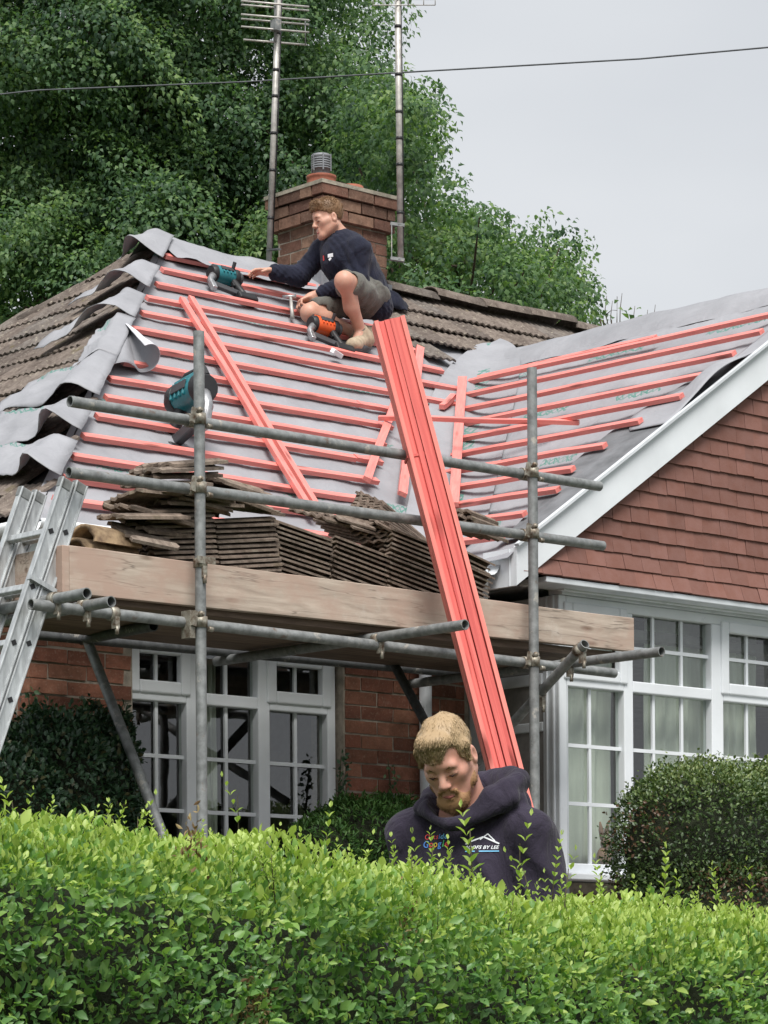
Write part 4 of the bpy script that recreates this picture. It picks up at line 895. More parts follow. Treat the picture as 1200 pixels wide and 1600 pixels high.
# ---------------------------------------------------------------- nail guns and small things on the roof
def nailgun(name, p, x, z, s, mt, label, cat='nail gun'):
    x = Vector(x).normalized(); z = Vector(z); z = (z - x * z.dot(x)).normalized(); y = z.cross(x)
    e = empty(name, p, label, cat); e.rotation_mode = 'QUATERNION'; mm = frame(e, p, x, y, z, (s, s, s)); put(e, mm)
    def part(nm, b, m, bev=.006):
        o = b.build(nm, m); o.parent = e
        md = o.modifiers.new('edge', 'BEVEL'); md.width = bev; md.segments = 2; md.limit_method = 'ANGLE'; md.angle_limit = rad(40); return o
    b = MB(); b.tube([(-.09, 0, .05), (-.08, 0, .05), (.03, 0, .05), (.07, 0, .045)], [.030, .042, .043, .034], 16); b.box((-.02, 0, .085), (.13, .05, .03)); 
    for k in range(4): b.box((-.05 + k * .022, 0, .05), (.008, .09, .05))
    part('housing', b, mt)
    b = MB(); b.tube([(-.055, 0, .02), (-.075, 0, -.05), (-.085, 0, -.1)], [.02, .017, .02], 12); part('handle', b, m_black)
    b = MB(); b.box((-.075, 0, -.125), (.115, .07, .05)); part('battery', b, m_black, .01)
    b = MB(); b.bar((.085, 0, -.05), (-.13, 0, -.105), .022, .042, (0, 0, 1)); part('magazine', b, m_darkgrey)
    b = MB(); b.tube([(.06, 0, .03), (.1, 0, -.02), (.105, 0, -.09)], [.022, .018, .011], 12); b.box((.1, 0, -.06), (.03, .03, .06)); part('nose', b, m_chrome)
    b = MB(); b.bar((-.05, .03, .06), (-.05, .075, .08), .012, .02); part('belt_hook', b, m_darkgrey, .002); b = MB(); b.tube([(-.095, 0, .05), (-.115, 0, .05)], [.036, .032], 16); part('end_cap', b, m_darkgrey)
    b = MB(); b.tube([(-.088, 0, .05), (-.06, 0, .05)], .046, 16); part('rubber_guard', b, m_black, .003); b = MB(); b.tube([(.045, 0, .05), (.074, 0, .047)], [.046, .037], 16); part('rubber_guard', b, m_black, .003)
    b = MB(); b.box((-.045, 0, -.012), (.014, .018, .03)); part('trigger', b, m_black, .003)
    b = MB(); b.box((-.012, -.0445, .055), (.075, .004, .026)); part('side_plate', b, m_darkgrey, .001); b = MB(); b.box((-.012, .0445, .055), (.075, .004, .026)); part('side_plate', b, m_darkgrey, .001)
    b = MB(); b.tube([(-.1, .0, .1), (-.06, 0, .122), (.03, 0, .118), (.06, 0, .085)], .011, 8); part('hook', b, m_black, .002)
    return e
nailgun('nail_gun', onM(352, 440, .055), -AXM + UM * .1, UM * 1.0 + NM * .25, 1.2, m_teal, 'small teal and black nail gun lying near the ridge in front of the reaching hand')
nailgun('nail_gun', onM(297, 640, .16), AR * .55 - AF * .8 + AU * .1, AU * 1 + AR * .12 + AF * .35, 1.85, m_teal, 'big teal and black nail gun lying behind the left scaffold pole')
nailgun('nail_gun', onM(507, 519, .055), -AXM + UM * .16, UM * 1.0 + NM * .3, 1.15, m_orange, 'orange and black nail gun lying at the crouching man')
b = MB(); b.box((0, 0, 0), (.09, .035, .03)); o = b.build('nail_packet', m_white, None, .004); o.location = onM(526, 552, .04); o.rotation_euler = (rad(30), rad(12), rad(14)); tag(o, 'small white packet lying on a batten below the crouching man', 'packet')

# ---------------------------------------------------------------- curtains and ornament behind the bay glass
def curtain(x0, x1, z0, z1, y, label, folds, amp=.022, lean=0.0, gather=0.0):
    def P(u, v):
        x = x0 + (x1 - x0) * u; z = z0 + (z1 - z0) * v; w = math.sin(u * folds * 2 * math.pi + .6 * math.sin(u * 9) + .25 * v); return Vector((x + lean * (1 - v) ** 1.5 * (.3 + .7 * u) + .006 * math.sin(v * 7 + u * 20) - gather * (1 - v) * (u - .5), y + amp * w * (.55 + .45 * (1 - v)), z))
    o = MB().grid(P, int(folds * 10), 14).build('curtain', m_curtain); solid(o, .002); return tag(o, label, 'curtain', 'net curtains in the bay window')
CY_ = YB + .2; zc0, zc1 = BZ0 - .02, BZ1 + .05
curtain(bl[0][0] - .02, xf(958, 1150, YB + .2), zc0, zc1, CY_, 'pale net curtain in the leftmost narrow light of the bay window', 5, lean=-.03)
curtain(xf(1008, 1100, YB + .2), xf(1112, 1100, YB + .2), zc0, zc1, CY_, 'pale net curtain in the second light of the bay window beside a dark gap', 6, lean=-.06)
curtain(xf(1128, 1100, YB + .2), bl[2][1] + .03, zc0, zc1, CY_ + .01, 'pale net curtain in the bay light at the right edge behind the round bush', 5, gather=.03)
og = empty('ornament', (xf(944, 1345, YB + .12), YB + .12, BZ0), 'small brown eared figure standing on the bay window sill', 'ornament')
m_orn = basic('carved_wood', (.30, .15, .07), .7, var=.4, sc=30)
b = MB(); b.ball((0, 0, .05), (.045, .035, .055), 10); b.ball((.0, -.012, .12), (.03, .028, .035), 10); b.build('figure', m_orn).parent = og
for sx in (-1, 1): b = MB(); b.tube([(sx * .014, 0, .14), (sx * .022, 0, .19), (sx * .03, 0, .235)], [.012, .014, .004], 8); b.build('ear', m_orn).parent = og
# faint things inside the left window
cz = curtain(8.72, 8.80, LZ0 + .06, LZ1 - .06, YF + .24, 'dim drawn back curtain at the left side of the three light window', 2, .02); cz['group'] = 'dim curtains in the three light window'
cz = curtain(9.30, 9.36, LZ0 + .06, LZ1 - .06, YF + .26, 'dim curtain edge behind the middle light of the three light window', 2, .02); cz['group'] = 'dim curtains in the three light window'

# ---------------------------------------------------------------- foliage
def leaf_mesh(name, P, D, Nn, size, width, tint, mat, fold=.10, droop=.12, simple=False):
    P, D, Nn = (np.asarray(a, float) for a in (P, D, Nn)); n = len(P); size = np.broadcast_to(size, n)[:, None]; width = np.broadcast_to(width, n)[:, None]
    D = D / np.linalg.norm(D, axis=1)[:, None]; Sd = np.cross(D, Nn); Sd /= np.linalg.norm(Sd, axis=1)[:, None] + 1e-9; Nn = np.cross(Sd, D)
    T = ((0, 0, 0), (-.5, .42, fold), (0, .5, 0), (.5, .42, fold), (0, 1, -droop), (-.33, .75, fold * .5), (.33, .75, fold * .5))
    if simple: T = ((0, 0, 0), (-.5, .45, fold), (.5, .45, fold), (0, 1, -droop))
    V = np.stack([P + D * size * y + Sd * width * size * x + Nn * size * z for x, y, z in T], 1).reshape(-1, 3)
    F = np.array(((0, 2, 1), (0, 3, 2), (1, 2, 5), (2, 3, 6), (2, 4, 5), (2, 6, 4))); F = np.array(((0, 2, 1), (1, 2, 3))) if simple else F; A = (np.arange(n)[:, None, None] * len(T) + F[None]).reshape(-1)
    me = bpy.data.meshes.new(name); me.vertices.add(len(V)); me.vertices.foreach_set('co', V.ravel()); m = len(A) // 3
    me.loops.add(len(A)); me.loops.foreach_set('vertex_index', A.astype(np.int32)); me.polygons.add(m); me.polygons.foreach_set('loop_start', np.arange(0, len(A), 3, dtype=np.int32))
    me.update(calc_edges=True); at_ = me.attributes.new('tint', 'FLOAT', 'FACE'); at_.data.foreach_set('value', np.repeat(np.clip(tint, 0, 1), len(F)).astype(np.float32)); me.materials.append(mat); me.validate(); return me
def unit(n): v = rng.normal(size=(n, 3)); return v / np.linalg.norm(v, axis=1)[:, None]

# privet hedge along the pavement
HY0, HY1 = 4.62, 5.32
hpts = [(-300, 1262), (0, 1294), (200, 1328), (400, 1356), (600, 1412), (700, 1432), (900, 1440), (1200, 1432), (1500, 1440)]
hp3 = [onY(x, y, 5.12) for x, y in hpts]; hX = np.array([p.x for p in hp3]); hZ = np.array([p.z for p in hp3])
def htop(x): return np.interp(x, hX, hZ)
hg = empty('hedge', (4.6, 4.97, gz(4.6, 4.97)), 'clipped privet hedge with pale new shoots across the front of the garden', 'hedge')
def hedge_pts(n, x0, x1, zmin):
    """points on the rounded hedge skin and their outward normals"""
    x = rng.uniform(x0, x1, n); zt = htop(x) + .03 * np.sin(x * 5.1) * np.sin(x * 2.3 + 1); s = rng.uniform(0, 1, n)
    r = .17; fh = zt - r - zmin; arc = r * math.pi / 2; top = (HY1 - HY0 - 2 * r); tot = fh + arc + top + arc; q = s * tot
    y = np.empty(n); z = np.empty(n); ny = np.empty(n); nzv = np.empty(n)
    a = q < fh; y[a] = HY0; z[a] = zmin + q[a]; ny[a] = -1; nzv[a] = .15
    b_ = (q >= fh) & (q < fh + arc); th = (q[b_] - fh[b_]) / r; y[b_] = HY0 + r - r * np.cos(th); z[b_] = zt[b_] - r + r * np.sin(th); ny[b_] = -np.cos(th); nzv[b_] = np.sin(th)
    c = (q >= fh + arc) & (q < fh + arc + top); y[c] = HY0 + r + q[c] - fh[c] - arc; z[c] = zt[c]; ny[c] = 0; nzv[c] = 1
    e = q >= fh + arc + top; th = (q[e] - fh[e] - arc - top) / r; y[e] = HY1 - r + r * np.sin(th); z[e] = zt[e] - r + r * np.cos(th); ny[e] = np.sin(th); nzv[e] = np.cos(th)
    P = np.stack([x, y, z], 1); Nn = np.stack([np.zeros(n), ny, nzv], 1)
    P[:, 1] += .05 * np.sin(x * 3.3 + z * 2) + .03 * np.sin(x * 7.7 + z * 9) ; return P, Nn
def npix(P):
    v = P - np.array(CP); t = v @ np.array(AF); return 600 + FPX * (v @ np.array(CX)) / t, HOR - FPX * (v @ np.array(CY)) / t, t
def hedge_leaves(n, x0, x1, zmin, big=1.0):
    P, Nn = hedge_pts(n, x0, x1, zmin); dep = rng.gamma(1.4, .028, n); clump = np.sin(P[:, 0] * 23 + 3 * np.sin(P[:, 2] * 17)) * np.sin(P[:, 2] * 26 + P[:, 0] * 7)
    P = P - Nn * (dep + .034 * clump + .018 * np.sin(P[:, 0] * 11 + 2 * np.sin(P[:, 2] * 13)))[:, None]; up = Nn[:, 2]
    D = Nn * .55 + unit(n) * .75 + np.array([0, -.1, .35]) + np.outer(np.clip(up, 0, 1), [0, 0, .6]); nn = Nn * .8 + unit(n) * .55 + np.array([0, 0, .45])
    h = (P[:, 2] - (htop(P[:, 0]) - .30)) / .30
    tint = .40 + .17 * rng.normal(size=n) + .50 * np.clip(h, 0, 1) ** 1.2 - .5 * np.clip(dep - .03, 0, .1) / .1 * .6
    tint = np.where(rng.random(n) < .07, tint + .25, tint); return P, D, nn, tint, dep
vis0, vis1 = 2.3, 6.9
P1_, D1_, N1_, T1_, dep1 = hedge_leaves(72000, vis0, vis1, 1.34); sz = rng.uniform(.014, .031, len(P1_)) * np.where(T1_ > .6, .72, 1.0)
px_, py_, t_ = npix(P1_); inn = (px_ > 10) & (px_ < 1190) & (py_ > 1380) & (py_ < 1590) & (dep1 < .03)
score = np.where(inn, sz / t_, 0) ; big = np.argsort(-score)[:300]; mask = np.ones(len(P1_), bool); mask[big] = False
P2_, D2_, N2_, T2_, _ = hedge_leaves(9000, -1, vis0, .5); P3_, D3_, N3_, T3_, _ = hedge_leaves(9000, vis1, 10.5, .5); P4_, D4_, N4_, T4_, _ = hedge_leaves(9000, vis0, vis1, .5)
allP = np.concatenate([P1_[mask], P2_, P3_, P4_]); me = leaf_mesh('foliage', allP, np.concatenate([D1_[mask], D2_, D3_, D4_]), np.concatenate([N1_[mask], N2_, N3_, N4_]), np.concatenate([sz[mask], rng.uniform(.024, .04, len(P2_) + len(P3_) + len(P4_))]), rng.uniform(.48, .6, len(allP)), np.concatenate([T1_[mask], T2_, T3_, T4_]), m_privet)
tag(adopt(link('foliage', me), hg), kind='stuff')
lm = [leaf_mesh('leaf', [(0, 0, 0)], [(0, 1, 0)], [(0, 0, 1)], 1.0, .5 + .03 * i, np.array([.26 + .07 * i]), m_privet) for i in range(6)]
for i in big:
    o = link('leaf', lm[min(5, max(0, int((T1_[i] - .2) / .08)))], None); dd = Vector(D1_[i]).normalized(); s_ = dd.cross(Vector(N1_[i])).normalized(); n_ = s_.cross(dd); k = sz[i] * 1.12
    put(o, frame(o, P1_[i], s_ * 1, dd, n_, (k, k, k))); o.parent = hg; o.matrix_parent_inverse = wmat(hg).inverted()
# dense inner growth of the hedge
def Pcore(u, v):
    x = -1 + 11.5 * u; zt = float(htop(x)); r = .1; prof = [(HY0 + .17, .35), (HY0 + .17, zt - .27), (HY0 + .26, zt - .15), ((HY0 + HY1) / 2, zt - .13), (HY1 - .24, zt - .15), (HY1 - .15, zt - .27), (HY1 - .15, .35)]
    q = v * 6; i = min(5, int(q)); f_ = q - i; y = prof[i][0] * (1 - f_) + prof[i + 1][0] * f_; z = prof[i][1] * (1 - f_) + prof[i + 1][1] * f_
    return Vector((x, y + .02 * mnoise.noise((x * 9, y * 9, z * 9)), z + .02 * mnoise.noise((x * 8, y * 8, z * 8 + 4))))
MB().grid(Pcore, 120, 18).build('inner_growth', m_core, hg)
def shoot_mesh(seed, L, leaves=True, big=1.0):
    r = np.random.default_rng(seed); n = int(5 + r.integers(0, 3)); P, D, Nn, Z, T = [], [], [], [], []; bend = r.normal(size=2) * .12
    st = lambda f: np.array([bend[0] * f * f * L, bend[1] * f * f * L, L * f])
    for k in range(n):
        f = .25 + .75 * k / n; a = k * math.pi / 2 + r.uniform(-.4, .4)
        for sgn in (0, math.pi):
            d = np.array([math.cos(a + sgn), math.sin(a + sgn), .75 + .5 * f]); P.append(st(f)); D.append(d); Nn.append([-math.cos(a + sgn) * .8, -math.sin(a + sgn) * .8, 1]); Z.append((.030 - .014 * f) * r.uniform(.85, 1.2) * big); T.append(.62 + .3 * f + r.uniform(-.1, .1))
    for k in range(2): P.append(st(1)); D.append([r.uniform(-.3, .3), r.uniform(-.3, .3), 1]); Nn.append([1 - 2 * k, .3, .2]); Z.append(.016 * big); T.append(.95)
    return (np.array(P), np.array(D), np.array(Nn), np.array(Z), np.array(T), st, n)
shm = []
for i in range(7):
    P, D, Nn, Z, T, st, n = shoot_mesh(100 + i, .10 + .012 * i); me = leaf_mesh('shoot', P, D, Nn, Z, .46, T, m_privet)
    shm.append(me)
def stem_for(L): pass
xs_ = rng.uniform(vis0 + .1, vis1 - .1, 2600); sP, sN = hedge_pts(2600, vis0, vis1, 1.7); k = (sN[:, 2] > .35); sP = sP[k]; px_, py_, t_ = npix(sP); cand = [i for i in range(len(sP)) if -10 < px_[i] < 1210]; cnt = 0
twm = MB().tube([(0, 0, -.05), (0, 0, .05), (0.002, 0.002, .1)], [.0018, .0015, .001], 5).mesh('stem', m_twig)
for i in cand[:290]:
    o = link('shoot', random.choice(shm)); s_ = random.uniform(.35, .72) * (1.3 if random.random() < .15 else 1); o.location = Vector(sP[i]) - Vector((0, 0, .035)); o.rotation_euler = (random.gauss(0, .22), random.gauss(0, .22), random.uniform(0, 6.3)); o.scale = (s_, s_, s_); o.parent = hg; o.matrix_parent_inverse = wmat(hg).inverted()
    if random.random() < .5: c = link('stem', twm, o)
# taller leading shoots seen in the photograph
for (px, py, s_, y) in ((738, 1278, 1.35, 5.2), (812, 1302, 1.15, 5.2), (862, 1330, .9, 5.15), (372, 1232, .8, 5.2), (1036, 1340, 1.15, 5.1), (940, 1352, .9, 5.1), (1172, 1366, .9, 5.1), (510, 1290, 1.0, 5.2), (655, 1330, .95, 5.2), (560, 1325, .9, 5.2), (880, 1342, 1.0, 5.0), (700, 1322, .8, 5.2), (30, 1236, 1.0, 5.2), (215, 1262, .9, 5.2), (1120, 1362, .9, 5.1), (1000, 1375, .8, 5.05), (620, 1312, .8, 5.2), (672, 1306, .8, 5.2), (640, 1340, .9, 5.1), (830, 1345, .9, 5.1)):
    o = link('shoot', random.choice(shm[3:])); o.location = onY(px, py, y) - Vector((0, 0, .14 * s_)); s2 = s_ * 1.08; o.scale = (s2, s2, s2); o.rotation_euler = (random.gauss(0, .08), random.gauss(0, .08), random.uniform(0, 6)); o.parent = hg; o.matrix_parent_inverse = wmat(hg).inverted()
    c = link('stem', twm, o); c.scale = (1, 1, 1.1)

# dry brown flower heads low in the hedge
m_dry = leaf_mat('dry_flower_head', [(0, (.10, .06, .03)), (.6, (.22, .15, .07)), (1, (.34, .27, .14))], .15, .7, .2)
for px, py in ((398, 1560), (412, 1578), (386, 1584), (300, 1312), (640, 1440)):
    c = np.array(onY(px, py, HY0 - .015)); n = 60; P = c + rng.normal(size=(n, 3)) * np.array([.016, .01, .03]); me = leaf_mesh('dry_sprig', P, unit(n) + np.array([0, -.2, .8]), unit(n), rng.uniform(.008, .02, n), .4, rng.random(n), m_dry); adopt(link('dry_sprig', me), hg)["kind"] = 'stuff'

# bushes near the house
def bush(name, cs, n, size, mat, label, cat, tintf, core=.80, parentstem=True, width=.55, updir=.25, jag=.12):
    """cs: list of (centre, radii) lobes"""
    e = empty(name, (cs[0][0].x, cs[0][0].y, gz(cs[0][0].x, cs[0][0].y)), label, cat); Ps, Ds, Ns, Ts = [], [], [], []; w = np.array([c[1][0] * c[1][2] for c in cs]); w = w / w.sum()
    for (c, r), f in zip(cs, w):
        m = int(n * f); d = unit(m); d[:, 2] = np.where(d[:, 2] < -.5, -d[:, 2], d[:, 2]); bumpy = 1 + jag * (np.sin(d[:, 0] * 9 + c.x) * np.sin(d[:, 2] * 8 + 1) * np.sin(d[:, 1] * 7)) + .06 * rng.normal(size=m) - rng.gamma(1.2, .05, m)
        P = np.array(c) + d * np.array(r) * bumpy[:, None]; Ps.append(P); Ds.append(d * .6 + unit(m) * .7 + np.array([0, 0, updir])); Ns.append(d * .7 + unit(m) * .6 + np.array([0, 0, .4])); Ts.append(tintf(P, d, m))
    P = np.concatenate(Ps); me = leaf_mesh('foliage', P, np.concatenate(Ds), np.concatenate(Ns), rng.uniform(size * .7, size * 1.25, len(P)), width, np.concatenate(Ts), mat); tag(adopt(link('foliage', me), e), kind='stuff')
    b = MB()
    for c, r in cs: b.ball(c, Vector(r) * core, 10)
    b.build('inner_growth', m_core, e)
    b = MB(); c0 = cs[0][0]; b.tube([(c0.x, c0.y, gz(c0.x, c0.y) - .05), c0], [.03, .012], 7); b.build('stem', m_bark, e); return e
rt = lambda base, sd, sp=0: (lambda P, d, m: np.clip(base + sd * rng.normal(size=m) + sp * d[:, 2], 0, .88))
bush('wall_shrub', [(onY(75, 1262, 11.0), (.34, .3, .44)), (onY(150, 1262, 11.1), (.2, .22, .46)), (onY(15, 1275, 10.9), (.26, .25, .30)), (onY(188, 1260, 11.16), (.08, .14, .44)), (onY(75, 1400, 10.95), (.42, .34, .42)), (onY(160, 1400, 11.05), (.24, .26, .40))], 24000, .032, m_shrubd, 'dark glossy shrub climbing the wall left of the three light window', 'shrub', lambda P, d, m: np.where(rng.random(m) < .06, .97, np.clip(.35 + .25 * rng.normal(size=m), 0, .9)), .78)
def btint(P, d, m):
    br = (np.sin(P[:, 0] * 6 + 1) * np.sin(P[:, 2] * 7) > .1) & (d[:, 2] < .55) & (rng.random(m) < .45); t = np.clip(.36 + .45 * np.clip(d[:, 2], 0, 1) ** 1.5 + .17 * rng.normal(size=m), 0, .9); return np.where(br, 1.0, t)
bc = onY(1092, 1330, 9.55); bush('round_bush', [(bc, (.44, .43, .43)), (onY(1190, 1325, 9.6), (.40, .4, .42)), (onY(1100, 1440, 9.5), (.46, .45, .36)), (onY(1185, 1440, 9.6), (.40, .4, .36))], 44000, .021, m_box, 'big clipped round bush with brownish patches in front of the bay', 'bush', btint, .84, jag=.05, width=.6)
bush('low_shrub', [(onY(560, 1318, 10.7), (.28, .25, .22)), (onY(620, 1310, 10.8), (.2, .2, .2)), (onY(500, 1330, 10.6), (.16, .2, .16)), (onY(560, 1420, 10.65), (.32, .28, .30))], 13000, .03, m_shrubg, 'low bright green conifer shrub under the brick pier', 'shrub', rt(.5, .22, .2), .8, width=.3)
# sprigs on the wall
def sprig(name, pts, n, sz_, mat, label, tints, spread):
    e = empty(name, pts[0], label, 'climber'); b = MB().tube(pts, [.006] * (len(pts) - 1) + [.002], 6); b.build('stem', m_twig, e); pp = [Vector(p) for p in pts]; P = []
    for i in range(n): q = random.random() * (len(pp) - 1); k = int(q); P.append(pp[k].lerp(pp[k + 1], q - k) + Vector((random.gauss(0, spread), -abs(random.gauss(0, .02)), random.gauss(0, spread * .6))))
    me = leaf_mesh('foliage', P, unit(n) + np.array([0, -.4, .2]), unit(n) * .6 + np.array([0, -.8, .4]), rng.uniform(sz_ * .7, sz_ * 1.2, n), .55, rng.choice(tints, n), mat); tag(adopt(link('foliage', me), e), kind='stuff'); return e
m_vari = leaf_mat('variegated_leaf', [(0, (.02, .05, .02)), (.5, (.05, .1, .03)), (1, (.55, .6, .5))], .2, .5)
sprig('wall_climber', [onY(528, 1300, 11.36), onY(530, 1230, 11.37), onY(533, 1180, 11.37)], 70, .034, m_shrubd, 'thin dark leafy climber on the right jamb of the three light window', (.2, .5, .7), .016)
sprig('wall_climber', [onY(612, 1300, 11.36), onY(610, 1230, 11.36), onY(606, 1185, 11.37)], 34, .04, m_shrubd, 'sparse green climber on the brick pier behind the standing man', (.4, .7, .85), .03)
sprig('wall_climber', [onY(52, 1180, 11.36), onY(48, 1120, 11.36), onY(44, 1085, 11.36)], 50, .035, m_shrubd, 'upright sprig at the brick corner beside the ladder', (.3, .6, .85), .03)

# trees behind the house
def tree(name, regions, trunk_px, t, n_cl, per, leaf, label, mat, tint0=.45, sq=.55, ty=250, tr=.34, clr=(.35, .8)):
    """regions: list of outlines in which the crown was seen; every clump gets its own depth"""
    tb = at(trunk_px[0], 600, t); gb_ = Vector((tb.x, tb.y, .9)); e = empty(name, gb_, label, 'tree'); cl = []
    def inside(px, py, pl):
        c = False; j = len(pl) - 1
        for i in range(len(pl)):
            if (pl[i][1] > py) != (pl[j][1] > py) and px < (pl[j][0] - pl[i][0]) * (py - pl[i][1]) / (pl[j][1] - pl[i][1]) + pl[i][0]: c = not c
            j = i
        return c
    pl = regions; xs = [p[0] for p in pl]; ys_ = [p[1] for p in pl]; cxm, w_ = (min(xs) + max(xs)) / 2, (max(xs) - min(xs)) / 2
    while len(cl) < n_cl:
        px, py = random.uniform(min(xs), max(xs)), random.uniform(min(ys_), max(ys_))
        if not inside(px, py, pl): continue
        dz = math.sqrt(max(.05, 1 - ((px - cxm) / w_) ** 2)); cl.append((at(px, py, t + random.uniform(-1, 1) * 2.6 * dz), clr[0] + (clr[1] - clr[0]) * random.random() ** 1.6))
    top = max(c.z for c, r in cl); b = MB(); mid = at(trunk_px[0], ty, t); b.tube([gb_, gb_.lerp(mid, .4) + Vector((.15, 0, 0)), mid, at(trunk_px[0] + 12, ty - 180 * min(1, tr * 4), t)], [tr, tr * .8, tr * .5, tr * .15], 12)
    b.build('trunk', m_bark, e); b = MB(); lim = random.sample(cl, min(len(cl), 46))
    for c, r in lim: s0 = gb_.lerp(mid, random.uniform(.55, 1.1)); b.tube([s0, s0.lerp(c, .5) + Vector((0, 0, random.uniform(-.3, .5) * min(1, tr * 3))), c], [tr * .14, tr * .08, .006], 6)
    tag(b.build('limbs', m_bark, e)); P, D, Nn, T, Zs = [], [], [], [], []
    for c, r in cl:
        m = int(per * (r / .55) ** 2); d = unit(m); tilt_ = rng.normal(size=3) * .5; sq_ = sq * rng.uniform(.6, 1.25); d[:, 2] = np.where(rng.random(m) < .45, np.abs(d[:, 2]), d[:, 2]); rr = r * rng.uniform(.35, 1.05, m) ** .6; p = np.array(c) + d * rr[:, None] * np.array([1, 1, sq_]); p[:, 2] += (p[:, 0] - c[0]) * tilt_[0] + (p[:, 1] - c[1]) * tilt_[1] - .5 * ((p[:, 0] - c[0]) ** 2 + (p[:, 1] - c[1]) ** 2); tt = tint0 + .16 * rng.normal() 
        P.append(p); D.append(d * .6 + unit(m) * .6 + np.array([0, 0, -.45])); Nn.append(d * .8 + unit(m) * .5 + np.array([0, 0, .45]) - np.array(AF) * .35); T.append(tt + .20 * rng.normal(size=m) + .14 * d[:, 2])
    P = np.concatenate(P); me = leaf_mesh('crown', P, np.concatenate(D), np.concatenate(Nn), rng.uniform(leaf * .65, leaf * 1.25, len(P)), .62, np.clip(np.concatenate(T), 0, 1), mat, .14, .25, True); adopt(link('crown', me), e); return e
tree('sycamore_tree', [(-260, -420), (330, -460), (460, -330), (515, -150), (525, 0), (555, 70), (575, 140), (610, 170), (610, 300), (590, 420), (560, 520), (-260, 620)], (250,), 30, 700, 640, .060, 'huge dark sycamore filling the sky left of the chimney', m_tree, .42)
tree('sycamore_tree', [(560, 90), (600, 120), (648, 148), (668, 190), (680, 220), (668, 268), (712, 308), (752, 335), (760, 370), (830, 385), (876, 378), (898, 412), (918, 452), (905, 508), (870, 560), (560, 600), (540, 330)], (720,), 27, 330, 560, .060, 'lighter spreading sycamore right of the chimney, stepping down to the ridge', m_tree, .48, ty=520, tr=.2, clr=(.14, .40))
tree('ash_tree', [(935, 475), (960, 470), (985, 482), (1010, 505), (985, 560), (940, 560)], (965,), 25, 16, 60, .07, 'thin leafy tree top peeping over the wing ridge', m_tree, .6, ty=575, tr=.02, clr=(.1, .22))
e = bpy.data.objects['ash_tree']; b = MB()
for px, py in ((948, 462), (957, 470), (972, 458), (992, 478), (1012, 484), (1024, 476)): b.tube([at(965 + (px - 965) * .4, 540, 25), at(px - 3, py + 25, 25), at(px, py, 25)], [.005, .004, .002], 5)
b.build('twigs', m_bark, e)

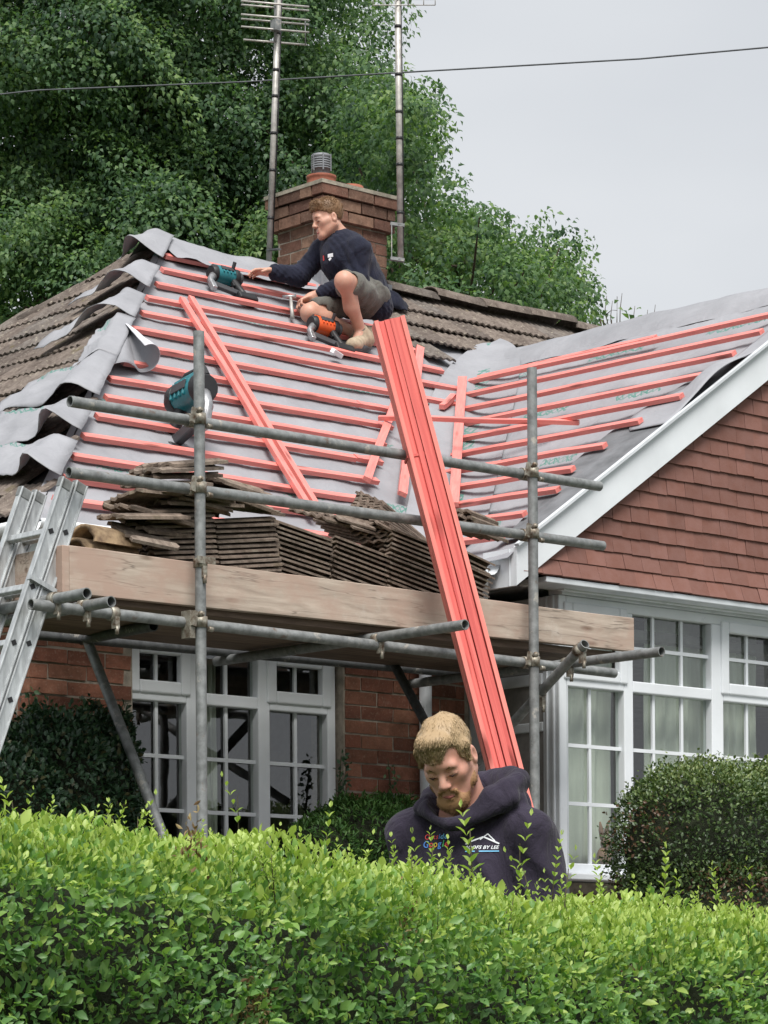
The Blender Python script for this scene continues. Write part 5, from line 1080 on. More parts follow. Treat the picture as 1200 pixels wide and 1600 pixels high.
# ---------------------------------------------------------------- people: one continuous surface each, grown from a distance field
class SDF:
    def __init__(s, o, x, y, z, lo, hi, h):
        s.o = np.array(o); s.B = np.array([x, y, z], float); s.lo = np.array(lo, float); s.h = h; s.n = np.ceil((np.array(hi) - s.lo) / h).astype(int) + 1
        s.F = np.full(s.n, .2, np.float32); s.ax = [s.lo[i] + h * np.arange(s.n[i]) for i in range(3)]
    def L(s, p): return s.B @ (np.array(p, float) - s.o)
    def V(s, v): return s.B @ np.array(v, float)
    def blk(s, lo, hi):
        a = np.clip(((lo - s.lo) / s.h).astype(int), 0, s.n - 1); b = np.clip(((hi - s.lo) / s.h).astype(int) + 2, 0, s.n)
        if (b <= a).any(): return None
        sl = tuple(slice(i, j) for i, j in zip(a, b)); g = np.meshgrid(*[s.ax[i][sl[i]] for i in range(3)], indexing='ij', sparse=True); return sl, g
    def op(s, sl, d, k, sub):
        F = s.F[sl]
        if sub: d = -d; h = np.maximum(k - np.abs(F - d), 0) / k; s.F[sl] = np.maximum(F, d) + h * h * k * .25
        else: h = np.maximum(k - np.abs(F - d), 0) / k; s.F[sl] = np.minimum(F, d) - h * h * k * .25
    def cone(s, a, b, ra, rb, k=.02, sub=False):
        a, b = s.L(a), s.L(b); m = max(ra, rb) + k + 4 * s.h; r = s.blk(np.minimum(a, b) - m, np.maximum(a, b) + m)
        if r is None: return s
        sl, (X, Y, Z) = r; d = b - a; q = d @ d + 1e-12; t = np.clip(((X - a[0]) * d[0] + (Y - a[1]) * d[1] + (Z - a[2]) * d[2]) / q, 0, 1)
        D = np.sqrt((X - a[0] - t * d[0]) ** 2 + (Y - a[1] - t * d[1]) ** 2 + (Z - a[2] - t * d[2]) ** 2) - (ra + (rb - ra) * t); s.op(sl, D, k, sub); return s
    def ell(s, c, axes, r, k=.02, sub=False):
        c = s.L(c); A = np.array([s.V(Vector(a).normalized()) for a in axes]); r = np.array(r, float); m = r.max() + k + 4 * s.h; R = s.blk(c - m, c + m)
        if R is None: return s
        sl, (X, Y, Z) = R; x, y, z = X - c[0], Y - c[1], Z - c[2]; q = [(A[i, 0] * x + A[i, 1] * y + A[i, 2] * z) for i in range(3)]
        k0 = np.sqrt(sum((q[i] / r[i]) ** 2 for i in range(3))); k1 = np.sqrt(sum((q[i] / r[i] ** 2) ** 2 for i in range(3))) + 1e-9; s.op(sl, k0 * (k0 - 1) / k1, k, sub); return s
    def half(s, p, nrm, k=.01, c=None, rad_=None):
        """cut away the side the normal points to (inside a ball when given)"""
        p = s.L(p); n = s.V(Vector(nrm).normalized()); X, Y, Z = np.meshgrid(*s.ax, indexing='ij', sparse=True); D = (X - p[0]) * n[0] + (Y - p[1]) * n[1] + (Z - p[2]) * n[2]
        D = np.broadcast_to(D, s.F.shape); h = np.maximum(k - np.abs(s.F - D), 0) / k; s.F = np.maximum(s.F, D) + h * h * k * .25; return s
    def perturb(s, fn): X, Y, Z = np.meshgrid(*s.ax, indexing='ij', sparse=True); s.F = s.F + fn(X, Y, Z).astype(np.float32); return s
    def mesh(s, name, mat):
        F = s.F; S_ = F < 0; n = s.n; cnt = np.zeros(n - 1, np.int8)
        for i in (0, 1):
            for j in (0, 1):
                for k in (0, 1): cnt += S_[i:n[0] - 1 + i, j:n[1] - 1 + j, k:n[2] - 1 + k]
        act = (cnt > 0) & (cnt < 8); ii = np.argwhere(act); vid = np.full(n - 1, -1, np.int32); vid[act] = np.arange(len(ii))
        acc = np.zeros((len(ii), 3)); num = np.zeros(len(ii)); c = [(i, j, k) for i in (0, 1) for j in (0, 1) for k in (0, 1)]
        for a in c:
            for ax in range(3):
                if a[ax]: continue
                b = list(a); b[ax] = 1; f0 = F[tuple((ii + a).T)]; f1 = F[tuple((ii + b).T)]; m = (f0 < 0) != (f1 < 0); t = np.where(m, f0 / np.where(m, f0 - f1, 1), 0); p = np.tile(np.array(a, float), (len(ii), 1)); p[:, ax] = t; acc[m] += p[m]; num[m] += 1
        V = s.lo + s.h * (ii + acc / num[:, None]); V = s.o + V @ s.B; Q = []
        for ax in range(3):
            sl0 = [slice(1, n[i] - 1) for i in range(3)]; sl1 = list(sl0); sl0[ax] = slice(0, n[ax] - 1); sl1[ax] = slice(1, n[ax]); A, B = S_[tuple(sl0)], S_[tuple(sl1)]; e = np.argwhere(A != B)
            off = [1, 1, 1]; off[ax] = 0; e = e + off; u, v = (ax + 1) % 3, (ax + 2) % 3; eu = np.zeros(3, int); eu[u] = 1; ev = np.zeros(3, int); ev[v] = 1
            q = np.stack([vid[tuple((e - eu - ev).T)], vid[tuple((e - ev).T)], vid[tuple(e.T)], vid[tuple((e - eu).T)]], 1); fl = ~S_[tuple(e.T)]; q[fl] = q[fl][:, ::-1]; Q.append(q)
        Q = np.concatenate(Q); Q = Q[(Q >= 0).all(1)]; me = bpy.data.meshes.new(name); me.from_pydata(V.tolist(), [], Q.tolist()); me.materials.append(mat); me.polygons.foreach_set('use_smooth', [True] * len(me.polygons)); me.update(); return me
class Fr:
    def __init__(s, o, f, u, sc=1.0):
        s.o = Vector(o); s.f = Vector(f).normalized(); s.u = Vector(u); s.u = (s.u - s.f * s.u.dot(s.f)).normalized(); s.x = s.f.cross(s.u); s.sc = sc
    def p(s, x, y, z): return s.o + (s.x * x + s.f * y + s.u * z) * s.sc
    def ax(s): return (s.x, s.f, s.u)
def head(S_, fr, beard=False):
    A = fr.ax(); p = fr.p; c = fr.sc; E_ = lambda q, r, k=.02, sub=False: S_.ell(p(*q), A, [v * c for v in r], k * c, sub); K = lambda a, b, ra, rb, k=.02, sub=False: S_.cone(p(*a), p(*b), ra * c, rb * c, k * c, sub)
    E_((0, -.012, .045), (.076, .097, .082)); E_((0, .028, -.035), (.062, .064, .080), .03)
    for s in (-1, 1):
        K((s * .054, -.008, -.045), (s * .022, .066, -.098), .022, .018, .03); K((s * .045, .058, -.018), (s * .056, .025, -.012), .017, .016, .025)
        E_((s * .078, -.012, -.004), (.010, .019, .031), .008); E_((s * .086, -.007, .0), (.007, .010, .018), .006, True)
    K((-.014, .074, -.100), (.014, .074, -.100), .019, .019, .025)
    K((-.036, .080, .020), (.036, .080, .020), .0125, .0125, .022); K((0, .080, .035), (0, .075, .05), .02, .02, .03)
    for s in (-1, 1): E_((s * .031, .102, .001), (.020, .021, .0135), .012, True)
    for s in (-1, 1): E_((s * .031, .077, .0), (.0155, .0145, .0135), .006); K((s * .018, .089, -.006), (s * .044, .084, -.005), .0035, .003, .005)
    K((0, .088, .012), (0, .112, -.030), .0085, .0125, .014); 
    for s in (-1, 1): E_((s * .012, .101, -.036), (.0085, .011, .008), .008); E_((s * .0065, .108, -.043), (.004, .005, .003), .003, True)
    K((-.017, .088, -.060), (.017, .088, -.060), .0075, .0075, .012); K((-.015, .086, -.074), (.015, .086, -.074), .0085, .0085, .010); K((-.021, .099, -.0665), (.021, .099, -.0665), .0025, .0025, .004, True)
def hand(S_, w, d, n, side, curl=(.3, .45, .35), sc=1.0, spread=.06):
    w, d = Vector(w), Vector(d).normalized(); n = Vector(n); n = (n - d * n.dot(d)).normalized(); l = d.cross(n) * side
    S_.ell(w + d * .048 * sc, (d, l, n), (.052 * sc, .041 * sc, .017 * sc), .012); S_.cone(w - d * .02, w + d * .02 * sc, .026 * sc, .027 * sc, .015)
    for i, (L, r) in enumerate(((.070, .0092), (.080, .0095), (.074, .0090), (.058, .0080))):
        b = w + (d * (.088 - .006 * abs(i - 1)) + l * (.030 - .0198 * i)) * sc; dd = (d + l * spread * (1.5 - i)).normalized(); a = 0
        for k, f in enumerate((.45, .31, .24)):
            a += curl[k] * (1 + .12 * i); v = dd * math.cos(a) + n * math.sin(a); e = b + v * L * f * sc; S_.cone(b, e, r * sc * (1 - .1 * k), r * sc * (.9 - .1 * k), .005); b = e
    b = w + (d * .022 + l * .030 + n * .004) * sc; v = (d * .62 + l * .62 + n * .42).normalized(); e = b + v * .046 * sc; S_.cone(b, e, .0145 * sc, .0105 * sc, .012); v2 = (d * .9 + l * .15 + n * .4).normalized(); S_.cone(e, e + v2 * .032 * sc, .0105 * sc, .0085 * sc, .006)
def strands(name, me, n, dirf, length, r, mat, parent, keep=None, seed=3, nz=.28):
    """short tapered hairs rooted on a mesh"""
    g = np.random.default_rng(seed); V = np.empty(len(me.vertices) * 3); me.vertices.foreach_get('co', V); V = V.reshape(-1, 3); N_ = np.empty(len(me.vertices) * 3); me.vertices.foreach_get('normal', N_); N_ = N_.reshape(-1, 3)
    idx = g.integers(0, len(V), n); P = V[idx] + g.normal(size=(n, 3)) * .0012; Nn = N_[idx]; D = np.array([dirf(Vector(a), Vector(b)) for a, b in zip(P, Nn)]); D += g.normal(size=D.shape) * nz; D /= np.linalg.norm(D, axis=1)[:, None]
    Ln = length * g.uniform(.6, 1.25, n)[:, None]; s = np.cross(D, Nn); s /= np.linalg.norm(s, axis=1)[:, None] + 1e-9; w = np.cross(s, D); P = P - Nn * .003
    mid = P + D * Ln * .5; tip = P + D * Ln - Nn * Ln * .12; R = r * g.uniform(.7, 1.3, n)[:, None]; o_ = []
    for q, f in ((P, 1), (mid, .8)): o_ += [q + s * R * f, q - s * R * f * .5 + w * R * f * .87, q - s * R * f * .5 - w * R * f * .87]
    VV = np.stack(o_ + [tip], 1).reshape(-1, 3); F = np.array(((0, 1, 4), (0, 4, 3), (1, 2, 5), (1, 5, 4), (2, 0, 3), (2, 3, 5), (3, 4, 6), (4, 5, 6), (5, 3, 6))); A = (np.arange(n)[:, None, None] * 7 + F[None]).reshape(-1, 3)
    m2 = bpy.data.meshes.new(name); m2.from_pydata(VV.tolist(), [], A.tolist()); m2.materials.append(mat); m2.polygons.foreach_set('use_smooth', [True] * len(A)); a_ = m2.attributes.new('tint', 'FLOAT', 'FACE'); a_.data.foreach_set('value', np.repeat(g.random(n), 9).astype(np.float32)); m2.update(); return adopt(link(name, m2), parent)
def skin_mat(name, c, red):
    m, n, l, b = nodes(name); co = coords(n, l, rnd=False); f = noise(n, l, co, 14, 4); col = ramp(n, l, f, [(.35, c), (.65, red)]); col = mixc(n, l, ramp(n, l, noise(n, l, co, 140, 3), [(.4, 0.), (.8, .25)]), col, mul(red, .8)); l.new(col, b.inputs['Base Color'])
    b.inputs['Roughness'].default_value = .52; b.inputs['Subsurface Weight'].default_value = .12; b.inputs['Subsurface Radius'].default_value = (.012, .005, .003); b.inputs['Subsurface Scale'].default_value = .5; bump(n, l, b, noise(n, l, co, 260, 3), .12, .002); return m
def hair_mat(name, a, b_):
    m, n, l, b = nodes(name); at_ = n.new('ShaderNodeAttribute'); at_.attribute_name = 'tint'; l.new(ramp(n, l, at_.outputs['Fac'], [(0, a), (1, b_)]), b.inputs['Base Color']); b.inputs['Roughness'].default_value = .5; b.inputs['Specular IOR Level'].default_value = .35; return m
def cloth(name, c, wv=420, var=.3, fold=0.):
    m, n, l, b = nodes(name); co = coords(n, l, rnd=False); f = noise(n, l, co, 7, 5, .6); col = ramp(n, l, f, [(.3, mul(c, 1 - var)), (.7, mul(c, 1 + var))]); g = noise(n, l, co, wv, 2); col = mixc(n, l, ramp(n, l, g, [(.5, 0.), (.8, .22)]), col, mul(c, 2.4)); l.new(col, b.inputs['Base Color'])
    b.inputs['Roughness'].default_value = .92; b.inputs['Specular IOR Level'].default_value = .15; b.inputs['Sheen Weight'].default_value = .08; b.inputs['Sheen Roughness'].default_value = .5
    wv_ = noise(n, l, coords(n, l, (1.6, 1.6, .8), rnd=False), 9, 5, .55, 1.2); ma = n.new('ShaderNodeMath'); ma.operation = 'MULTIPLY_ADD'; ma.inputs[1].default_value = .06; l.new(noise(n, l, co, wv * .5, 3), ma.inputs[0]); l.new(wv_, ma.inputs[2])
    bump(n, l, b, ma.outputs[0], .55, .035); return m
m_skin1 = skin_mat('weathered_skin', (.60, .33, .25), (.58, .28, .21)); m_skin2 = skin_mat('tanned_skin', (.56, .32, .235), (.50, .26, .185))
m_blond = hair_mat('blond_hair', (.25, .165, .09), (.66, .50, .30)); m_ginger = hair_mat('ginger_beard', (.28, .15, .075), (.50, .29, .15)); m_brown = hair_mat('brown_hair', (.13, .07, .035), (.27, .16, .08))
m_hood = cloth('dark_navy_fleece', (.030, .025, .040)); m_jack = cloth('navy_jacket', (.017, .019, .034), 300); m_short = cloth('grey_work_shorts', (.115, .112, .10), 300); m_trou = cloth('dark_trousers', (.03, .03, .035)); m_shoe = basic('suede_boot', (.40, .32, .23), .9, var=.3, sc=30, bs=120, objvar=0)

# --- standing man behind the hedge
TM = 8.1; yb = rad(24); fb = -AF * math.cos(yb) - AR * math.sin(yb); sb = AR * math.cos(yb) - AF * math.sin(yb)
NB = at(733, 1262, TM); gzm = gz(NB.x, NB.y); man = empty('person', (NB.x, NB.y, gzm), 'bearded blond man in dark hoodie standing behind the hedge looking down', 'person')
HCm = at(700, 1186, TM - .09); yh, ph, rh = rad(16), rad(36), rad(9)
f0 = -AF * math.cos(yh) - AR * math.sin(yh); s0 = AR * math.cos(yh) - AF * math.sin(yh); fh = f0 * math.cos(ph) - AU * math.sin(ph); uh = AU * math.cos(ph) + f0 * math.sin(ph); uh = uh * math.cos(rh) - s0 * math.sin(rh)
HF = Fr(HCm, fh, uh, .905)
sh = {s: NB + sb * (.165 if s < 0 else .180) * s - AU * .080 for s in (-1, 1)}; el = {s: sh[s] + sb * .045 * s - AU * .29 + fb * -.02 for s in (-1, 1)}; wr_ = {s: el[s] + fb * .17 - AU * .16 - sb * .06 * s for s in (-1, 1)}
B_ = SDF(NB, sb, fb, AU, (-.34, -.30, -.72), (.34, .36, .36), .0036)
B_.cone(HF.p(0, -.022, -.05), NB - AU * .02, .055, .064, .03); B_.ell(NB - AU * .2, (sb, fb, AU), (.165, .10, .2), .04); B_.ell(NB - AU * .45, (sb, fb, AU), (.15, .10, .22), .04)
for s in (-1, 1):
    B_.cone(NB - AU * .03, sh[s], .05, .055, .03); B_.cone(sh[s], el[s], .052, .042, .02); B_.cone(el[s], wr_[s], .042, .027, .02); hand(B_, wr_[s], fb * .6 - AU * .7 - sb * .1 * s, -sb * s + AU * -.2, -s, (.5, .6, .4))
head(B_, HF); body = adopt(link('body', B_.mesh('body', m_skin1)), man)
# hoodie
Hd = SDF(NB, sb, fb, AU, (-.36, -.34, -.72), (.36, .34, .24), .0062)
Hd.ell(NB - AU * .20 - fb * .01, (sb, fb, AU), (.188, .128, .20), .05); Hd.ell(NB - AU * .45, (sb, fb, AU), (.20, .145, .24), .06); Hd.cone(NB - AU * .62 - sb * .1, NB - AU * .62 + sb * .1, .09, .09, .05)
for s in (-1, 1):
    Hd.cone(NB - AU * .005 + sb * .04 * s - fb * .02, sh[s], .060, .070, .04); Hd.cone(sh[s], el[s], .074, .068, .03); Hd.cone(el[s], wr_[s] - fb * .02 + AU * .02, .07, .05, .03)
ring = []
for i in range(15):
    a = 2 * math.pi * i / 14; bk = .5 - .5 * math.sin(a); ring.append(NB + sb * (.128 * math.cos(a) + .012) + fb * (.108 * math.sin(a) - .005) + AU * (-.010 + .085 * bk + .030 * (math.cos(a) > .2) * math.cos(a)))
for a, b in zip(ring, ring[1:]): Hd.cone(a, b, (.024 if math.cos(2*math.pi*ring.index(a)/14) < .2 else .029), .026, .016)
Hd.ell(NB - fb * .14 + AU * .0, (sb, fb, AU), (.13, .07, .10), .04); Hd.cone(NB + sb * .07 - fb * .09 + AU * .065, NB + sb * .15 + fb * .0 + AU * .015, .036, .026, .025)
Hd.cone(NB + sb * .15 + fb * .06 + AU * .015, NB + sb * .03 + fb * .135 - AU * .05, .022, .018, .02); Hd.cone(NB - sb * .125 + fb * .06 + AU * .0, NB + sb * .0 + fb * .135 - AU * .055, .02, .018, .02)
Hd.ell(HF.p(0, .03, -.09), HF.ax(), (.085, .10, .085), .012, True)
Hd.perturb(lambda X, Y, Z: .007 * (np.abs(np.sin(23 * X + 2.5 * np.sin(11 * Z + 17 * X + 1) + 6 * Y + 5 * Z)) ** .6 - .6) * np.clip((-.04 - Z) * 8, 0, 1) + .011 * (np.abs(np.sin(15 * X + 3.2 * np.sin(6 * Z + 9 * X) + 4 * Y + 3 * Z)) - .5) * np.clip((-.02 - Z) * 5, 0, 1) + .005 * np.exp(-((np.abs(X) - .150 - .12 * (Z + .18)) / .005) ** 2) * (Z > -.5) * (Z < -.03) + .012 * (np.abs(np.sin(17 * Z + 13 * np.abs(X) + 3 * np.sin(9 * Y + 5 * X))) - .5) * np.clip((np.abs(X) - .13) * 12, 0, 1) + .003 * np.sin(17 * Z + 11 * X + 5 * np.sin(11 * Y)))
hme = Hd.mesh('hoodie', m_hood); hood = adopt(link('hoodie', hme), man)
# seams of the sleeves, drawcord holes
b = MB()
for s in (-1, 1):
    pts = []
    bvh0 = BVHTree.FromObject if False else None
Tr = SDF(NB, sb, fb, AU, (-.26, -.24, -(NB.z - gzm) - .01), (.26, .28, -.5), .012); zg = gzm - NB.z
Tr.ell(NB - AU * .62, (sb, fb, AU), (.175, .125, .13), .05)
for s in (-1, 1): Tr.cone(NB - AU * .68 + sb * .095 * s, NB + AU * (zg * .62 - .1) + sb * .11 * s + fb * .02, .09, .07, .03); Tr.cone(NB + AU * (zg * .62 - .1) + sb * .11 * s + fb * .02, NB + AU * (zg + .1) + sb * .12 * s, .07, .06, .03)
adopt(link('trousers', Tr.mesh('trousers', m_trou)), man)
for s in (-1, 1):
    Bt = SDF(NB, sb, fb, AU, (-.26, -.2, zg - .01), (.26, .26, zg + .2), .01); q = NB + AU * zg + sb * .12 * s
    Bt.cone(q + AU * .05 - fb * .04, q + AU * .045 + fb * .15, .05, .045, .03).cone(q + AU * .05, q + AU * .16, .052, .05, .03); Bt.half(NB + AU * (zg + .004), -AU); adopt(link('boot', Bt.mesh('boot', m_shoe)), man)
# hair: cap with a cut hairline, then strands
def haircap(fr, r, front, nape, fringe=None, c=(0, -.014, .050), h=.003, temple=None, cut=None):
    S_ = SDF(fr.o, fr.x, fr.f, fr.u, (-.12, -.14, -.12), (.12, .14, .17), h); S_.ell(fr.p(*c), fr.ax(), [v * fr.sc for v in r], .01)
    d = (front[0] - nape[0], front[1] - nape[1]); S_.perturb(lambda X, Y, Z: .0022 * np.sin(95 * X + 9 * Y) * np.sin(30 * Y - 20 * Z) + .0012 * np.sin(170 * X + 20 * Y))
    S_.half(fr.p(0, front[0], front[1]), fr.f * d[1] * 1.0 - fr.u * d[0], .006)
    if cut:
        for q0, r_ in cut: S_.ell(fr.p(*q0), fr.ax(), [r_ * fr.sc] * 3, .012, True)
    if temple: 
        for s in (-1, 1): S_.cone(fr.p(s * .075, .03, -.01), fr.p(s * .075, .02, .02), .02, .02, .01)
    if fringe:
        for q0, q1, a, b in fringe: S_.cone(fr.p(*q0), fr.p(*q1), a * fr.sc, b * fr.sc, .024)
    return S_
hc = haircap(HF, (.0808, .102, .0868), (.098, .070), (-.09, -.07), cut=(((-.046, .088, .052), .036), ((.068, .07, .045), .018)), fringe=(((-.02, .070, .095), (-.012, .0865, .052), .024, .007), ((.006, .072, .095), (.004, .0865, .050), .022, .006), ((.022, .072, .095), (.020, .0865, .054), .022, .006), ((.04, .05, .09), (.040, .068, .060), .022, .01), ((-.074, .02, .05), (-.076, .028, .012), .012, .006), ((.074, .02, .05), (.076, .028, .012), .012, .006)))
hm_ = hc.mesh('hair', m_blond); a_ = hm_.attributes.new('tint', 'FLOAT', 'FACE'); a_.data.foreach_set('value', np.full(len(hm_.polygons), .25, np.float32)); hair = adopt(link('hair', hm_), man)
whorl = HF.p(.0, -.055, .13)
def comb(p, n):
    v = (p - whorl); v = v - n * v.dot(n); v = v.normalized() if v.length > 1e-6 else HF.f; return v + n * .14 + HF.f * .2 - HF.u * .12
hs_ = strands('hair_strand', hm_, 22000, comb, .017, .0007, m_blond, hair, nz=.16)
# beard
Bd = SDF(HF.o, HF.x, HF.f, HF.u, (-.1, -.06, -.17), (.1, .14, .03), .003); c = HF.sc
for s in (-1, 1):
    Bd.cone(HF.p(s * .066, .0, -.030), HF.p(s * .054, .022, -.066), .008 * c, .0165 * c, .015); Bd.cone(HF.p(s * .054, .022, -.068), HF.p(s * .028, .068, -.103), .0165 * c, .019 * c, .02); Bd.cone(HF.p(s * .024, .093, -.058), HF.p(s * .006, .0945, -.054), .0035 * c, .0030 * c, .006); Bd.cone(HF.p(s * .026, .091, -.06), HF.p(s * .030, .084, -.088), .007 * c, .014 * c, .008)
Bd.cone(HF.p(-.02, .078, -.106), HF.p(.02, .078, -.106), .024 * c, .024 * c, .02); Bd.cone(HF.p(0, .080, -.118), HF.p(0, .082, -.125), .022 * c, .018 * c, .02); Bd.cone(HF.p(-.01, .092, -.084), HF.p(.01, .092, -.084), .006 * c, .006 * c, .006)
Bd.perturb(lambda X, Y, Z: .002 * np.sin(120 * X + 20 * Z) * np.sin(110 * Z + 30 * Y))
bm_ = Bd.mesh('beard', m_ginger); a_ = bm_.attributes.new('tint', 'FLOAT', 'FACE'); a_.data.foreach_set('value', np.full(len(bm_.polygons), .25, np.float32)); beard = adopt(link('beard', bm_), man)
strands('beard_strand', bm_, 6500, lambda p, n: n * .4 - HF.u * .9 + HF.f * .1, .008, .0007, m_ginger, beard, seed=5)
def brow(fr, mat, parent, w=.0045):
    b = MB()
    for s in (-1, 1): b.tube([fr.p(s * .014, .0945, .017), fr.p(s * .030, .0925, .0235), fr.p(s * .047, .079, .018)], [w * .7 * fr.sc, w * fr.sc, w * .5 * fr.sc], 7)
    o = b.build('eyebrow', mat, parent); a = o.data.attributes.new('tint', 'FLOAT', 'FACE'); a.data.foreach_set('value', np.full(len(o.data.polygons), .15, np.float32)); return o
brow(HF, m_brown, man)  # brows browner than his hair: heavy shade at the eyes put into their colour
m_lash = basic('eyelash', (.035, .016, .012), .7, objvar=0); m_lip = basic('lip', (.40, .13, .12), .5, var=.15, objvar=0)
def lashes(fr, parent):
    b = MB()
    for s in (-1, 1): b.tube([fr.p(s * .0185, .0885, -.0065), fr.p(s * .031, .0932, -.0095), fr.p(s * .0435, .0855, -.006)], [.0015 * fr.sc, .0026 * fr.sc, .0015 * fr.sc], 6)
    b.build('eyelash', m_lash, parent)
    b = MB(); b.tube([fr.p(-.018, .0935, -.0745), fr.p(0, .0975, -.0765), fr.p(.018, .0935, -.0745)], [.0025 * fr.sc, .0055 * fr.sc, .0025 * fr.sc], 8); b.build('lip', m_lip, parent)
lashes(HF, man)

# embroidery on the chest of the hoodie
bvh = BVHTree.FromPolygons([v.co for v in hme.vertices], [tuple(p.vertices) for p in hme.polygons])
DG = None
def print_on(bv, shapes, mat, name, parent, ndir, off=.0022):
    b = MB()
    for vs, fs in shapes:
        out = []
        for v in vs:
            h_ = bv.ray_cast(v + ndir * .3, -ndir, .6); out.append((h_[0] + ndir * off) if h_[0] else v)
        b.add(out, fs)
    o = b.build(name, mat, parent); return o
def text_shape(s, size, o, x, y, shear=0.):
    cu = bpy.data.curves.new('lettering', 'FONT'); cu.body = s; cu.size = size; cu.align_x = 'LEFT'; cu.shear = shear; cu.resolution_u = 3; cu.offset = size * .012
    ob = bpy.data.objects.new('lettering', cu); COL.objects.link(ob); dg = bpy.context.evaluated_depsgraph_get(); dg.update(); me = ob.evaluated_get(dg).to_mesh()
    vs = [Vector(o) + x * v.co.x + y * v.co.y for v in me.vertices]; fs = [tuple(p.vertices) for p in me.polygons]; w = max((v.co.x for v in me.vertices), default=0); ob.evaluated_get(dg).to_mesh_clear(); bpy.data.objects.remove(ob); bpy.data.curves.remove(cu); return (vs, fs), w
thr = {k: basic('thread_' + k, c, .6, var=.1, objvar=0) for k, c in (('blue', (.10, .28, .72)), ('red', (.72, .07, .07)), ('yellow', (.80, .48, .04)), ('green', (.07, .42, .14)), ('white', (.78, .80, .84)), ('sky', (.18, .50, .78)))}
c1 = at(639, 1309, TM - .12); x = 0
for ch_, k in zip('Outside', ('red', 'red', 'red', 'red', 'blue', 'sky', 'sky')):
    sh_, w = text_shape(ch_, .021, c1 + sb * x, sb, AU); print_on(bvh, [sh_], thr[k], 'lettering', hood, fb); x += w + .0022
c1 = at(637, 1322, TM - .12); x = 0
for ch_, k in zip('Google', ('blue', 'red', 'yellow', 'blue', 'green', 'red')):
    sh_, w = text_shape(ch_, .027, c1 + sb * x, sb, AU); print_on(bvh, [sh_], thr[k], 'lettering', hood, fb); x += w + .0024
c2 = at(719, 1326, TM - .14)
sh_, w = text_shape('ROOFS BY LEE', .0135, c2, sb, AU, .25); print_on(bvh, [sh_], thr['white'], 'lettering', hood, fb)
def quad(a, b, t): d = (b - a).normalized(); n = fb.cross(d) * t / 2; k = 4; vs = []; [vs.extend([a.lerp(b, i / k) - n, a.lerp(b, i / k) + n]) for i in range(k + 1)]; return vs, [(2 * i, 2 * i + 2, 2 * i + 3, 2 * i + 1) for i in range(k)]
q = lambda x, y: c2 + sb * x + AU * y; W_ = max(w, .08)
print_on(bvh, [quad(q(.0, .014), q(W_ * .5, .034), .004), quad(q(W_ * .5, .034), q(W_, .014), .004), quad(q(W_ * .42, .026), q(W_ * .62, .042), .003), quad(q(W_ * .62, .042), q(W_ * .86, .022), .003)], thr['white'], 'roof_emblem', hood, fb)
print_on(bvh, [quad(q(0, -.006), q(W_, -.006), .003)], thr['sky'], 'underline', hood, fb)

# --- crouching man on the roof
v = onM(562, 540, .03) - CP; T2 = v.dot(AF)
J = lambda px, py, dt: at(px, py, T2 + dt)
ts = lambda px, py, off=.03: (onM(px, py, off) - CP).dot(AF) - T2
ankN, kneN, hipN = J(564, 521, .0), J(538, 440, -.22), J(574, 462, .12)
dk = ts(484, 497, .06); kneF, ankF, hipF = J(484, 489, dk), J(553, 520, ts(553, 524, .05)), J(560, 464, .30)
pel, chest, nb2 = J(570, 458, .2), J(541, 402, .1), J(533, 375, .09)
shN, shF = J(561, 391, -.03), J(504, 393, .24); elN, wrN = J(556, 440, -.02), J(487, 464, .04); elF, wrF = J(468, 431, .2), J(426, 425, .16)
r2 = empty('person', onM(562, 541, 0), 'young man in navy jacket and grey shorts crouching on the battens by the chimney', 'person')
yh2, ph2 = rad(22), rad(14); f0 = -AR * math.cos(yh2) - AF * math.sin(yh2); HF2 = Fr(J(513, 343, .04), f0 * math.cos(ph2) - AU * math.sin(ph2), AU * math.cos(ph2) + f0 * math.sin(ph2), .93)
O2 = J(510, 440, .05)
Bo = SDF(O2, AR, AF, AU, (-.56, -.5, -.46), (.36, .52, .54), .0046)
Bo.cone(HF2.p(0, -.025, -.05), nb2, .052, .06, .03); Bo.cone(pel, chest, .12, .13, .05); Bo.cone(chest, nb2, .10, .06, .04)
for a, b in ((shN, elN), (shF, elF)): Bo.cone(nb2, a, .05, .055, .03); Bo.cone(a, b, .052, .042, .02)
Bo.cone(elN, wrN, .044, .028, .02); Bo.cone(elF, wrF, .042, .028, .02)
Bo.cone(hipN, kneN, .085, .062, .03); k_ = kneN.lerp(ankN, .33) + AF * .028; Bo.cone(kneN, ankN, .047, .034, .02); Bo.ell(kneN + AU * .01, (AR, AF, AU), (.049, .05, .05), .02); Bo.cone(k_ - AU * .05, k_ + AU * .06, .037, .040, .04)
Bo.cone(hipF, kneF, .085, .060, .03); k_ = kneF.lerp(ankF, .4) + AU * .012; Bo.cone(kneF, ankF, .048, .036, .02); Bo.cone(k_, kneF.lerp(ankF, .25), .045, .043, .03)
Bo.cone(ankN, J(556, 535, -.07), .04, .03, .02); Bo.cone(ankF, J(582, 522, ts(582, 522, .06)), .04, .03, .02)
hand(Bo, wrF, J(392, 424, .13) - wrF, -AU - AF * .3, 1, (.18, .3, .3)); hand(Bo, wrN, J(452, 478, .0) - wrN, -AU * .6 - AR * .5 - AF * .2, -1, (.75, .9, .6))
head(Bo, HF2); adopt(link('body', Bo.mesh('body', m_skin2)), r2)
Jk = SDF(O2, AR, AF, AU, (-.45, -.45, -.25), (.42, .55, .40), .007)
Jk.cone(pel + AU * .01, chest, .155, .165, .06); Jk.cone(chest, nb2 - AU * .03, .15, .075, .06)
for a in (shN, shF): Jk.cone(nb2 - AU * .02, a, .06, .075, .05)
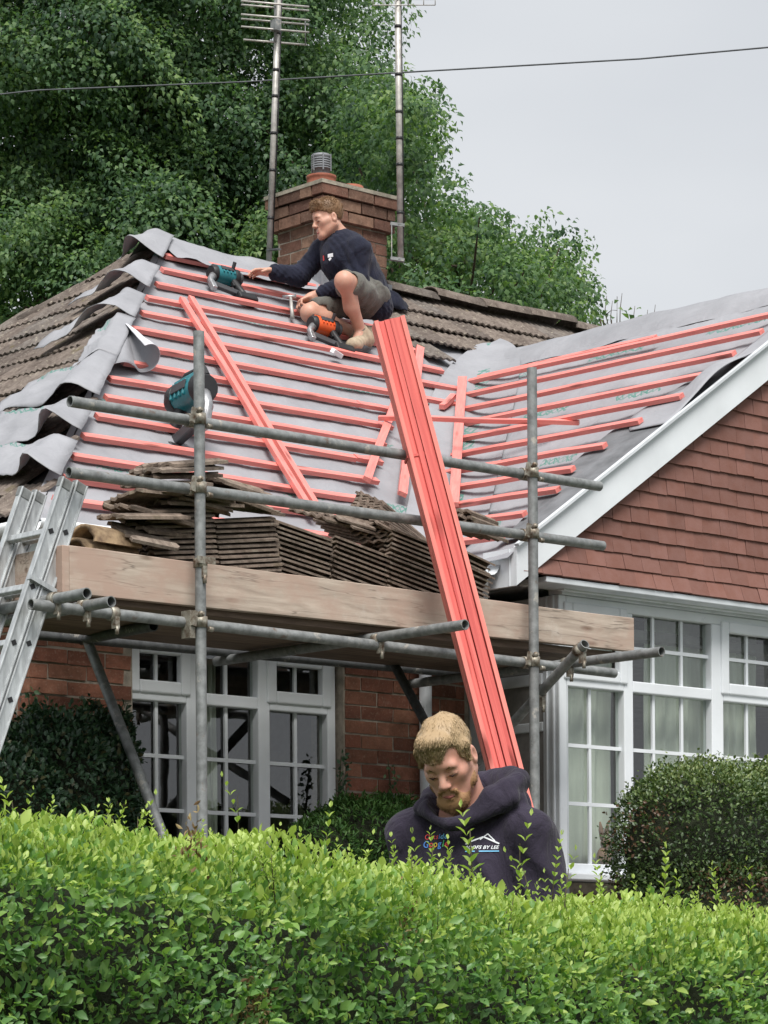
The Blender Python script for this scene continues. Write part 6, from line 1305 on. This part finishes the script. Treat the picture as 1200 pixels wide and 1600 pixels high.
Jk.cone(shN, elN, .082, .076, .03); Jk.cone(elN, elN.lerp(wrN, .72), .074, .056, .03); Jk.cone(shF, elF, .078, .068, .03); Jk.cone(elF, elF.lerp(wrF, .88), .066, .052, .03)
for i in range(11):
    a = i / 10 * math.pi * 2; b = (i + 1) / 10 * math.pi * 2; g_ = lambda a: nb2 + AU * (.028 - .012 * math.cos(a)) + f0 * .066 * math.cos(a) + AR.cross(AU) * 0 + AF * .066 * math.sin(a); Jk.cone(g_(a), g_(b), .016, .016, .012)
Jk.cone(pel - AR * -.05 - AU * .05, pel + AR * .1 - AU * .09, .10, .08, .06)
Jk.perturb(lambda X, Y, Z: .0065 * np.abs(np.sin(34 * Z + 22 * X + 6 * np.sin(9 * Y + 13 * X))) * np.sin(13 * X + 9 * Z + 2) + .0045 * np.abs(np.sin(58 * X + 37 * Z + 7 * np.sin(11 * Z + 6 * X))))
jme = Jk.mesh('jacket', m_jack); jo = adopt(link('jacket', jme), r2)
Sh = SDF(O2, AR, AF, AU, (-.3, -.5, -.35), (.42, .55, .2), .007)
Sh.ell(pel - AU * .03, (AR, AF, AU), (.16, .17, .13), .05); hemN = hipN.lerp(kneN, .80); hemF = hipF.lerp(kneF, .80); Sh.cone(hipN, hemN, .105, .085, .04); Sh.cone(hipF, hemF, .105, .082, .04)
Sh.cone(hemN, kneN + (kneN - hipN).normalized() * .06, .066, .066, .004, True) ; Sh.cone(hemF, kneF + (kneF - hipF).normalized() * .06, .064, .064, .004, True)
Sh.half(hemN + (kneN - hipN).normalized() * .035, kneN - hipN, .004) if False else None
Sh.perturb(lambda X, Y, Z: .006 * np.sin(36 * Z - 25 * X + 4 * np.sin(14 * Y)) + .003 * np.sin(70 * X + 40 * Y))
adopt(link('shorts', Sh.mesh('shorts', m_short)), r2)
So = SDF(O2, AR, AF, AU, (-.1, -.5, -.48), (.45, .5, -.1), .006)
toe, heel = J(553, 540, -.12), J(572, 531, .04); So.cone(heel + AU * .004, toe, .044, .046, .03); So.cone(heel, ankN + AU * .01, .05, .048, .03); So.ell(toe + AU * .0, (AR, AF, AU), (.05, .06, .04), .02)
adopt(link('shoe', So.mesh('shoe', m_shoe)), r2)
b = MB(); b.tube([ankN - (ankN - kneN).normalized() * .035, ankN + (ankN - kneN).normalized() * .01], [.040, .044], 14); b.build('sock', m_short, r2)
Sl = SDF(O2, AR, AF, AU, (-.1, -.5, -.5), (.45, .5, -.1), .005); Sl.cone(heel - AU * .030, toe - AU * .028, .045, .047, .02); Sl.half((heel + toe) / 2 - AU * .022, AU * 1 + UM * -.0, .004); adopt(link('sole', Sl.mesh('sole', m_darkgrey)), r2)
So = SDF(O2, AR, AF, AU, (-.1, -.5, -.48), (.5, .6, -.05), .006); h2 = J(590, 520, ts(590, 520, .07)); So.cone(ankF, h2, .046, .042, .03); So.cone(h2, J(575, 530, ts(575, 530, .05)), .04, .04, .03); adopt(link('shoe', So.mesh('shoe', m_shoe)), r2)
hc = haircap(HF2, (.081, .103, .094), (.094, .075), (-.085, -.035), fringe=(((0, .07, .10), (0, .092, .078), .03, .012), ((-.03, .06, .1), (-.03, .083, .08), .03, .012), ((.03, .06, .1), (.03, .083, .08), .03, .012)), h=.004)
hm_ = hc.mesh('hair', m_brown); a_ = hm_.attributes.new('tint', 'FLOAT', 'FACE'); a_.data.foreach_set('value', np.full(len(hm_.polygons), .3, np.float32)); hair2 = adopt(link('hair', hm_), r2)
strands('hair_strand', hm_, 2600, lambda p, n: HF2.f * .6 + HF2.u * .35 + n * .4, .018, .0014, m_brown, hair2, seed=8); brow(HF2, m_brown, r2); lashes(HF2, r2)
bv2 = BVHTree.FromPolygons([v.co for v in jme.vertices], [tuple(p.vertices) for p in jme.polygons]); nd = (-AF * .9 - AR * .4).normalized(); xx = (AR * .9 - AF * .4).normalized(); c3 = J(517, 402, -.05); q = lambda x, y: c3 + xx * x + AU * y
def quad2(a, b, t): d = (b - a).normalized(); n = nd.cross(d) * t / 2; return [a - n, a + n, b + n, b - n], [(0, 3, 2, 1)]
print_on(bv2, [quad2(q(-.028, .015), q(.012, .015), .022), quad2(q(-.02, -.012), q(-.004, .0), .014)], thr['white'], 'chest_emblem', jo, nd, .004); print_on(bv2, [quad2(q(-.075, .012), q(-.062, .012), .03)], thr['red'], 'chest_emblem', jo, nd, .004)
# hammer held upright on the batten, black bag behind him
hb_, ht_ = J(457, 497, ts(457, 499, .01)), J(455, 474, -.0); hm = empty('hammer', hb_, 'grey handled hammer standing under the near hand of the crouching man', 'hammer'); dh = (ht_ - hb_).normalized()
MB().tube([hb_, hb_ + dh * .05, ht_ + dh * .05], [.014, .012, .009], 10).build('handle', m_mast, hm); b = MB(); b.tube([ht_ + dh * .05 - AR * .05, ht_ + dh * .05 + AR * .035], [.008, .014], 8); b.build('hammer_head', m_chrome, hm)
b = MB().grid(lambda u, v: onM(584 + 54 * u, 452 + 26 * u, .06).lerp(onM(590 + 46 * u, 474 + 12 * u, .06), v) + NM * (.07 * math.sin(math.pi * v) * math.sin(math.pi * min(1, u * .9 + .1)) + .012 * mnoise.noise((u * 5, v * 4, 2))), 18, 10).build('cloth', m_jack); solid(b, .006); tag(b, 'black folded cloth lying on the old tiles behind the crouching man', 'cloth')
